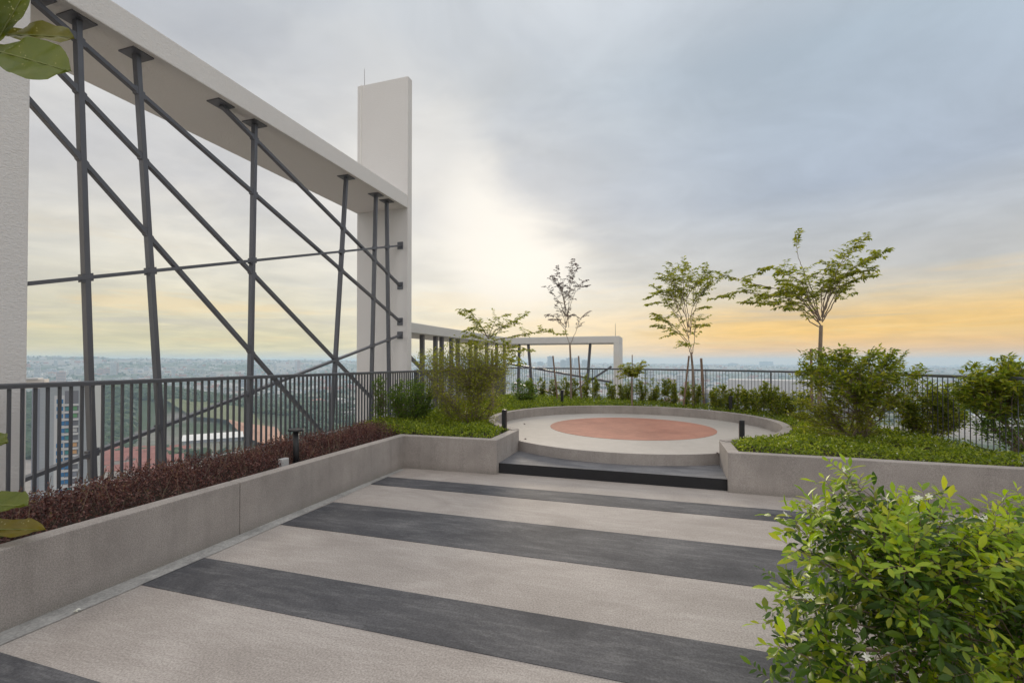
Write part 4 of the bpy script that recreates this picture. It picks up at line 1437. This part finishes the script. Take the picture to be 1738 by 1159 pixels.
xs1 = on_facade(97)
xs2 = on_facade(114)
fl_h = 2.98
m = MB()
oriented_box(m, A, ex, ey, xs2 - .6, xs2 + 3.6, -0.06, 0.02, G, topz - 2.2)
m.build('balcony_recess', 'recess_grey', tw)
m = MB()
oriented_box(m, A, ex, ey, xs1 - .7, xs1 + 2.9, -0.05, 0.02, G, topz - 4)
m.build('window_strip', 'tower_white', tw)
rT = np.random.default_rng(5)
for k in range(18):
    zc = topz - 5.6 - k * fl_h
    sh = .45 if (k // 3) % 2 else 0
    m = MB()
    oriented_box(m, A, ex, ey, xs1 + sh, xs1 + 2.0 + sh, -0.14, 0.0, zc - 1.7, zc)
    m.build('window', 'window_blue', tw)
    if k > 0:
        m = MB()
        oriented_box(m, A, ex, ey, xs2 - .3, xs2 + 1.6, -0.14, 0.0, zc - 1.6, zc - .1)
        m.build('window', ['window_blue', 'window_teal'][rT.integers(2)], tw)
        m = MB()
        oriented_box(m, A, ex, ey, xs2 + 1.9, xs2 + 3.2, -0.13, 0.0, zc - 1.6, zc - .1)
        m.build('panel', ['recess_grey', 'tower_white', 'panel_orange', 'recess_grey', 'panel_green', 'tower_side'][rT.integers(6)], tw)
    m = MB()
    oriented_box(m, A, ex, ey, xs2 - .8, xs2 + 3.8, -0.9, 0.0, zc - 2.75, zc - 2.45)
    oriented_box(m, A, ex, ey, xs2 - .8, xs2 + 3.8, -0.9, -.8, zc - 2.44, zc - 1.9)
    m.build('balcony', 'tower_white', tw)
m = MB()
for k in range(34):
    zc = topz - 1.4 - k * fl_h / 2
    oriented_box(m, A, ex, ey, 0.05, xs1 - .9, -0.05, 0.0, zc, zc + .12)
    oriented_box(m, A, ex, ey, xs2 + 4.2, wid - .1, -0.05, 0.0, zc, zc + .12)
m.build('facade_lines', 'far_grey', tw)

# neighbouring block at the right, its roof just under the railing
exb, eyb, ob = frame_at(1300, 150)
bl = thing('office_block', (ob[0], ob[1], G), 'pale grey flat-roofed block seen through the far railing right of the oval-crowned tree', 'building')
m = MB()
oriented_box(m, ob, exb, eyb, -21, 22, 0, 30, G - 4, -8.8)
m.build('wall', 'far_grey', bl)
m = MB()
oriented_box(m, ob, exb, eyb, -21.6, 22.6, -.6, .4, -8.79, -7.6)
m.build('parapet', 'tower_white', bl)
m = MB()
oriented_box(m, ob, exb, eyb, -12, 19, 12, 24, -8.78, -4.6)
m.build('roof_house', 'tower_white', bl)
for k in range(5):
    for j in range(6):
        m = MB()
        oriented_box(m, ob, exb, eyb, -19.6 + k * 8.6, -17 + k * 8.6, -.12, 0.0, -13.0 - j * 3.4, -10.6 - j * 3.4)
        m.build('window', 'far_glass', bl)

# white hall, clay court, field
for nm, px0, px1, ya, yb, mt, lab, cat in (('field', 268, 420, 716, 734, 'field_grass', '', ''), ('clay_court', 385, 470, 735, 768, 'court_clay', '', '')):
    c = [at_z(px0, ya, G), at_z(px1, ya + 4, G), at_z(px1 + 30, yb + 4, G), at_z(px0 + 60, yb, G)]
    v = []
    for a, b in zip(c, c[1:] + c[:1]):
        for s in np.linspace(0, 1, 9)[:-1]:
            p = a * (1 - s) + b * s
            v.append((p[0], p[1], hills(p[0], p[1]) + 7))
    ctr = np.mean(v, 0)
    fs = [(i, (i + 1) % len(v), len(v)) for i in range(len(v))]
    struct(MB().add(v + [tuple(ctr)], fs).build(nm, mt))
eH, fH, oH = frame_at(362, 640)
hl = thing('sports_hall', (oH[0], oH[1], G), 'long low hall with a bright white roof beyond the left railing', 'building')
m = MB()
oriented_box(m, oH, eH, fH, -32, 34, -12, 30, G - 3, G + 9)
m.build('wall', 'far_grey', hl)
v = []
for x in np.linspace(-34, 36, 2):
    for y, z in ((-14, 9.1), (-2, 12.5), (10, 14), (22, 12.5), (32, 9.1)):
        p = oH + eH * x + fH * y
        v.append((p[0], p[1], G + z))
m = MB().add(v, [(i, i + 1, i + 6, i + 5) for i in range(4)])
m.build('roof', 'hall_white', hl)

# red-roofed terraces
rT = np.random.default_rng(9)
for k in range(48):
    px, t = rT.uniform(165, 315), rT.uniform(415, 560)
    e, f_, o_ = frame_at(px, t)
    a = rT.uniform(-.5, .5)
    e, f_ = e * math.cos(a) + f_ * math.sin(a), f_ * math.cos(a) - e * math.sin(a)
    L_ = rT.uniform(8, 20)
    g0 = hills(o_[0], o_[1])
    root = thing('terrace_house', (o_[0], o_[1], g0), 'red-roofed terrace house far below the left railing', 'house', 'red-roofed terrace houses far below the railing')
    m = MB()
    oriented_box(m, o_, e, f_, -L_, L_, -5, 5, g0 - 6, g0 + 6.2)
    m.build('wall', 'house_wall', root)
    v = []
    for x in (-L_ - .6, L_ + .6):
        for y, z in ((-5.8, 6.0), (0, 9.2), (5.8, 6.0)):
            p = o_ + e * x + f_ * y
            v.append((p[0], p[1], g0 + z))
    MB().add(v, [(0, 1, 4, 3), (1, 2, 5, 4), (0, 2, 1), (3, 4, 5)]).build('roof', 'roof_red', root)

# skyline towers that stand out, measured one by one: left px, right px, top y, distance
sky_t = [(929, 939, 605, 4200, 'far_grey', 'hazy blue tower, leftmost tall one on the skyline under the far white frame'),
         (951, 961, 611, 4300, 'far_grey', 'hazy blue block with stepped roof just left of the slender tree on the skyline'),
         (961, 973, 607.5, 4400, 'far_grey', 'hazy blue tower directly behind the slender tree trunk'),
         (974, 984, 607.5, 4300, 'far_grey', 'hazy blue tower right behind the right stake of the slender tree'),
         (987, 997, 611, 4500, 'far_grey', 'hazy blue block just left of the last steel post of the far frame'),
         (912, 922, 614, 4700, 'far_grey', 'low hazy block left of the tallest tower under the far frame'),
         (1290, 1311, 613.5, 6500, 'far_grey', 'wide pale slab tower alone on the right skyline'),
         (1236, 1252, 616.5, 6500, 'far_grey', 'hazy twin-topped block on the skyline above the far railing'),
         (1213, 1234, 619, 6800, 'far_grey', 'low wide hazy block left of the twin-topped one'),
         (1583, 1593, 621, 6000, 'far_grey', 'hazy block in the gap between the two right-hand shrubs'),
         (526, 532, 611, 5600, 'far_grey', 'hazy tower on the skyline just left of the fourth steel post'),
         (538, 551, 613, 5700, 'far_grey', 'wide hazy block beside the skyline tower left of the fourth steel post'),
         (458, 463, 613.5, 6000, 'far_grey', 'thin hazy tower on the skyline right of the third steel post'),
         (218, 226, 610.5, 6500, 'far_grey', 'hazy block on the hill crest between the first two steel posts'),
         (228, 237, 609.5, 6500, 'far_grey', 'tallest hazy block on the hill crest left of the second steel post'),
         (166, 176, 626, 2600, 'far_pink', 'pink apartment block right of the first steel post'),
         (178, 190, 625, 2600, 'far_pink', 'wider pink apartment block beside the first pink one'),
         (118, 126, 627, 2500, 'far_white', 'white apartment slab left of the first steel post'),
         (130, 138, 625, 2500, 'far_white', 'taller white apartment slab close to the first steel post')]
rT = np.random.default_rng(13)


def far_tower(px0, px1, ytop, t, mt, label, group=None, bands=True):
    e, f_, o_ = frame_at((px0 + px1) / 2, t)
    w = (px1 - px0) / FOC * t / 2
    zt = EYE + (614.7 - ytop) / FOC * t
    g0 = hills(o_[0], o_[1])
    root = thing('tower_block', (o_[0], o_[1], g0), label, 'tower block', group)
    m = MB()
    oriented_box(m, o_, e, f_, -w, w, 0, w * 1.2, g0 - 20, zt)
    oriented_box(m, o_, e, f_, -w * .4, w * .3, w * .2, w * .8, zt + .01, zt + 5)
    m.build('wall', mt, root)
    if bands:
        m = MB()
        for zz in np.arange(zt - 5, min(zt - 6, max(g0, zt - 120)), -6.5):
            oriented_box(m, o_, e, f_, -w * .88, w * .88, -.3, -.02, zz, zz + 2.6)
        m.build('windows', 'far_glass', root)


for a in sky_t:
    far_tower(*a)
gl_ = {'far_white': ('small white high-rise among the hazy mid-distance town', 'white high-rises in the hazy town'), 'far_pink': ('small pinkish high-rise among the hazy mid-distance town', 'pinkish high-rises in the hazy town'),
       'far_grey': ('small blue-grey high-rise among the hazy mid-distance town', 'blue-grey high-rises in the hazy town')}
for k in range(110):
    px = rT.choice([rT.uniform(40, 620), rT.uniform(860, 1600)], p=[.72, .28])
    t = rT.uniform(1900, 7500)
    w = rT.uniform(14, 34) / t * FOC
    e, f_, o_ = frame_at(px, t)
    h = rT.uniform(30, 80)
    zt = hills(o_[0], o_[1]) + h
    yt = 614.7 - (zt - EYE) / t * FOC
    if yt < 611 or (px > 860 and yt < 619):
        yt = 619 + rT.uniform(0, 6)
    mt = rT.choice(['far_white', 'far_pink', 'far_grey'], p=[.4, .25, .35])
    far_tower(px, px + w, yt, t, mt, *gl_[mt], bands=t < 3500)

# the rest of the town: too many houses to count
n = 9000
t = rT.uniform(30, 95, n) ** 2
px = rT.uniform(-50, 1800, n)
u = (px - CX) / FOC
dd = (fh[None] + CR[None] * u[:, None]) * t[:, None]
dens = fbm(dd[:, 0], dd[:, 1], .003, 31)
hc = at(230, 680, 950)
k = (dens > -.25) & ~((np.abs(dd[:, 0] - hc[0]) < 420) & (np.abs(dd[:, 1] - hc[1]) < 300)) & ~((px > 190) & (px < 480) & (t < 860))
dd, t = dd[k], t[k]
n = len(t)
g0 = hills(dd[:, 0], dd[:, 1])
w, d_, h = rT.uniform(5, 16, n), rT.uniform(5, 12, n), rT.uniform(5, 13, n)
a = np.round(fbm(dd[:, 0], dd[:, 1], .001, 5) * 3) * .4
ca, sa = np.cos(a), np.sin(a)
V = []
for z in (-5, 1):
    for sx, sy in ((-1, -1), (1, -1), (1, 1), (-1, 1)):
        V.append(np.c_[dd[:, 0] + sx * w * ca - sy * d_ * sa, dd[:, 1] + sx * w * sa + sy * d_ * ca, g0 + (h if z > 0 else -5)])
V = np.stack(V, 1).reshape(-1, 3)
fp = np.array([(4, 5, 6, 7), (0, 1, 5, 4), (1, 2, 6, 5), (2, 3, 7, 6), (3, 0, 4, 7)])
F = (np.arange(n)[:, None, None] * 8 + fp[None]).reshape(-1, 4)
me = bpy.data.meshes.new('far_town')
me.from_pydata(V, [], F.tolist())
me.materials.append(MATS['far_town'])
tag(link('far_town', me), 'sprawl of tiny low houses fading into blue haze', 'town', kind='stuff')

# woodland on the hill and between the houses
phi = (1 + 5 ** .5) / 2
ico_v = unit(np.array([(-1, phi, 0), (1, phi, 0), (-1, -phi, 0), (1, -phi, 0), (0, -1, phi), (0, 1, phi), (0, -1, -phi), (0, 1, -phi), (phi, 0, -1), (phi, 0, 1), (-phi, 0, -1), (-phi, 0, 1)], float))
ico_f = np.array([(0, 11, 5), (0, 5, 1), (0, 1, 7), (0, 7, 10), (0, 10, 11), (1, 5, 9), (5, 11, 4), (11, 10, 2), (10, 7, 6), (7, 1, 8), (3, 9, 4), (3, 4, 2), (3, 2, 6), (3, 6, 8), (3, 8, 9), (4, 9, 5), (2, 4, 11), (6, 2, 10), (8, 6, 7), (9, 8, 1)])
n = 9000
pts = np.c_[rT.normal(hc[0], 300, n), rT.normal(hc[1], 190, n)]
hc2 = at(120, 740, 700)
p2 = np.c_[rT.normal(hc2[0] + 60, 170, 4500), rT.normal(hc2[1], 150, 4500)]
far_t = rT.uniform(30, 85, 5000) ** 2
far_d = (fh[None] + CR[None] * ((rT.uniform(-50, 1800, 5000) - CX) / FOC)[:, None]) * far_t[:, None]
far_d = far_d[fbm(far_d[:, 0], far_d[:, 1], .003, 31) < .15]
pts = np.vstack([pts, p2, far_d[:, :2]])
tt = pts @ fh[:2]
uu = (pts @ CR[:2]) / np.maximum(tt, 1) * FOC + CX
yy = 614.7 + (-G) / np.maximum(tt, 1) * FOC
k = (tt > 520) & ~((uu > 225) & (uu < 500) & (tt > 520) & (tt < 850) & (yy > 708) & (yy < 775)) & ~((np.abs(uu - 362) < 60) & (np.abs(tt - 650) < 70))
pts = pts[k]
n = len(pts)
g0 = hills(pts[:, 0], pts[:, 1])
r = rT.uniform(4, 8.5, n)
jit = rT.uniform(.75, 1.25, (n, 12, 1))
V = ico_v[None] * jit * r[:, None, None] * np.array([1, 1, .85]) + np.c_[pts, g0 + r * .6][:, None]
F = (np.arange(n)[:, None, None] * 12 + ico_f[None]).reshape(-1, 3)
me = bpy.data.meshes.new('woodland')
me.from_pydata(V.reshape(-1, 3), [], F.tolist())
me.materials.append(MATS['leaf_forest'])
tag(link('woodland', me), 'dark green wooded hill and scattered far woods below the left railing', 'woodland', kind='stuff')

# ------------------------------------------------------------------ haze
hz = MB().box((-12500, -12500, G - 60), (12500, 12500, 80)).build('haze', 'far_white')
m_, T = mat('haze_air')
hz.data.materials.clear()
hz.data.materials.append(m_)
vol = T.n('ShaderNodeVolumePrincipled')
vol.inputs['Color'].default_value = (0.61, 0.81, 1.0, 1)
vol.inputs['Density'].default_value = 0.00019
vol.inputs['Anisotropy'].default_value = 0.2
T.n('ShaderNodeOutputMaterial', {1: vol.outputs[0]})
tag(hz, 'pale blue haze over the far town', 'haze', kind='stuff')
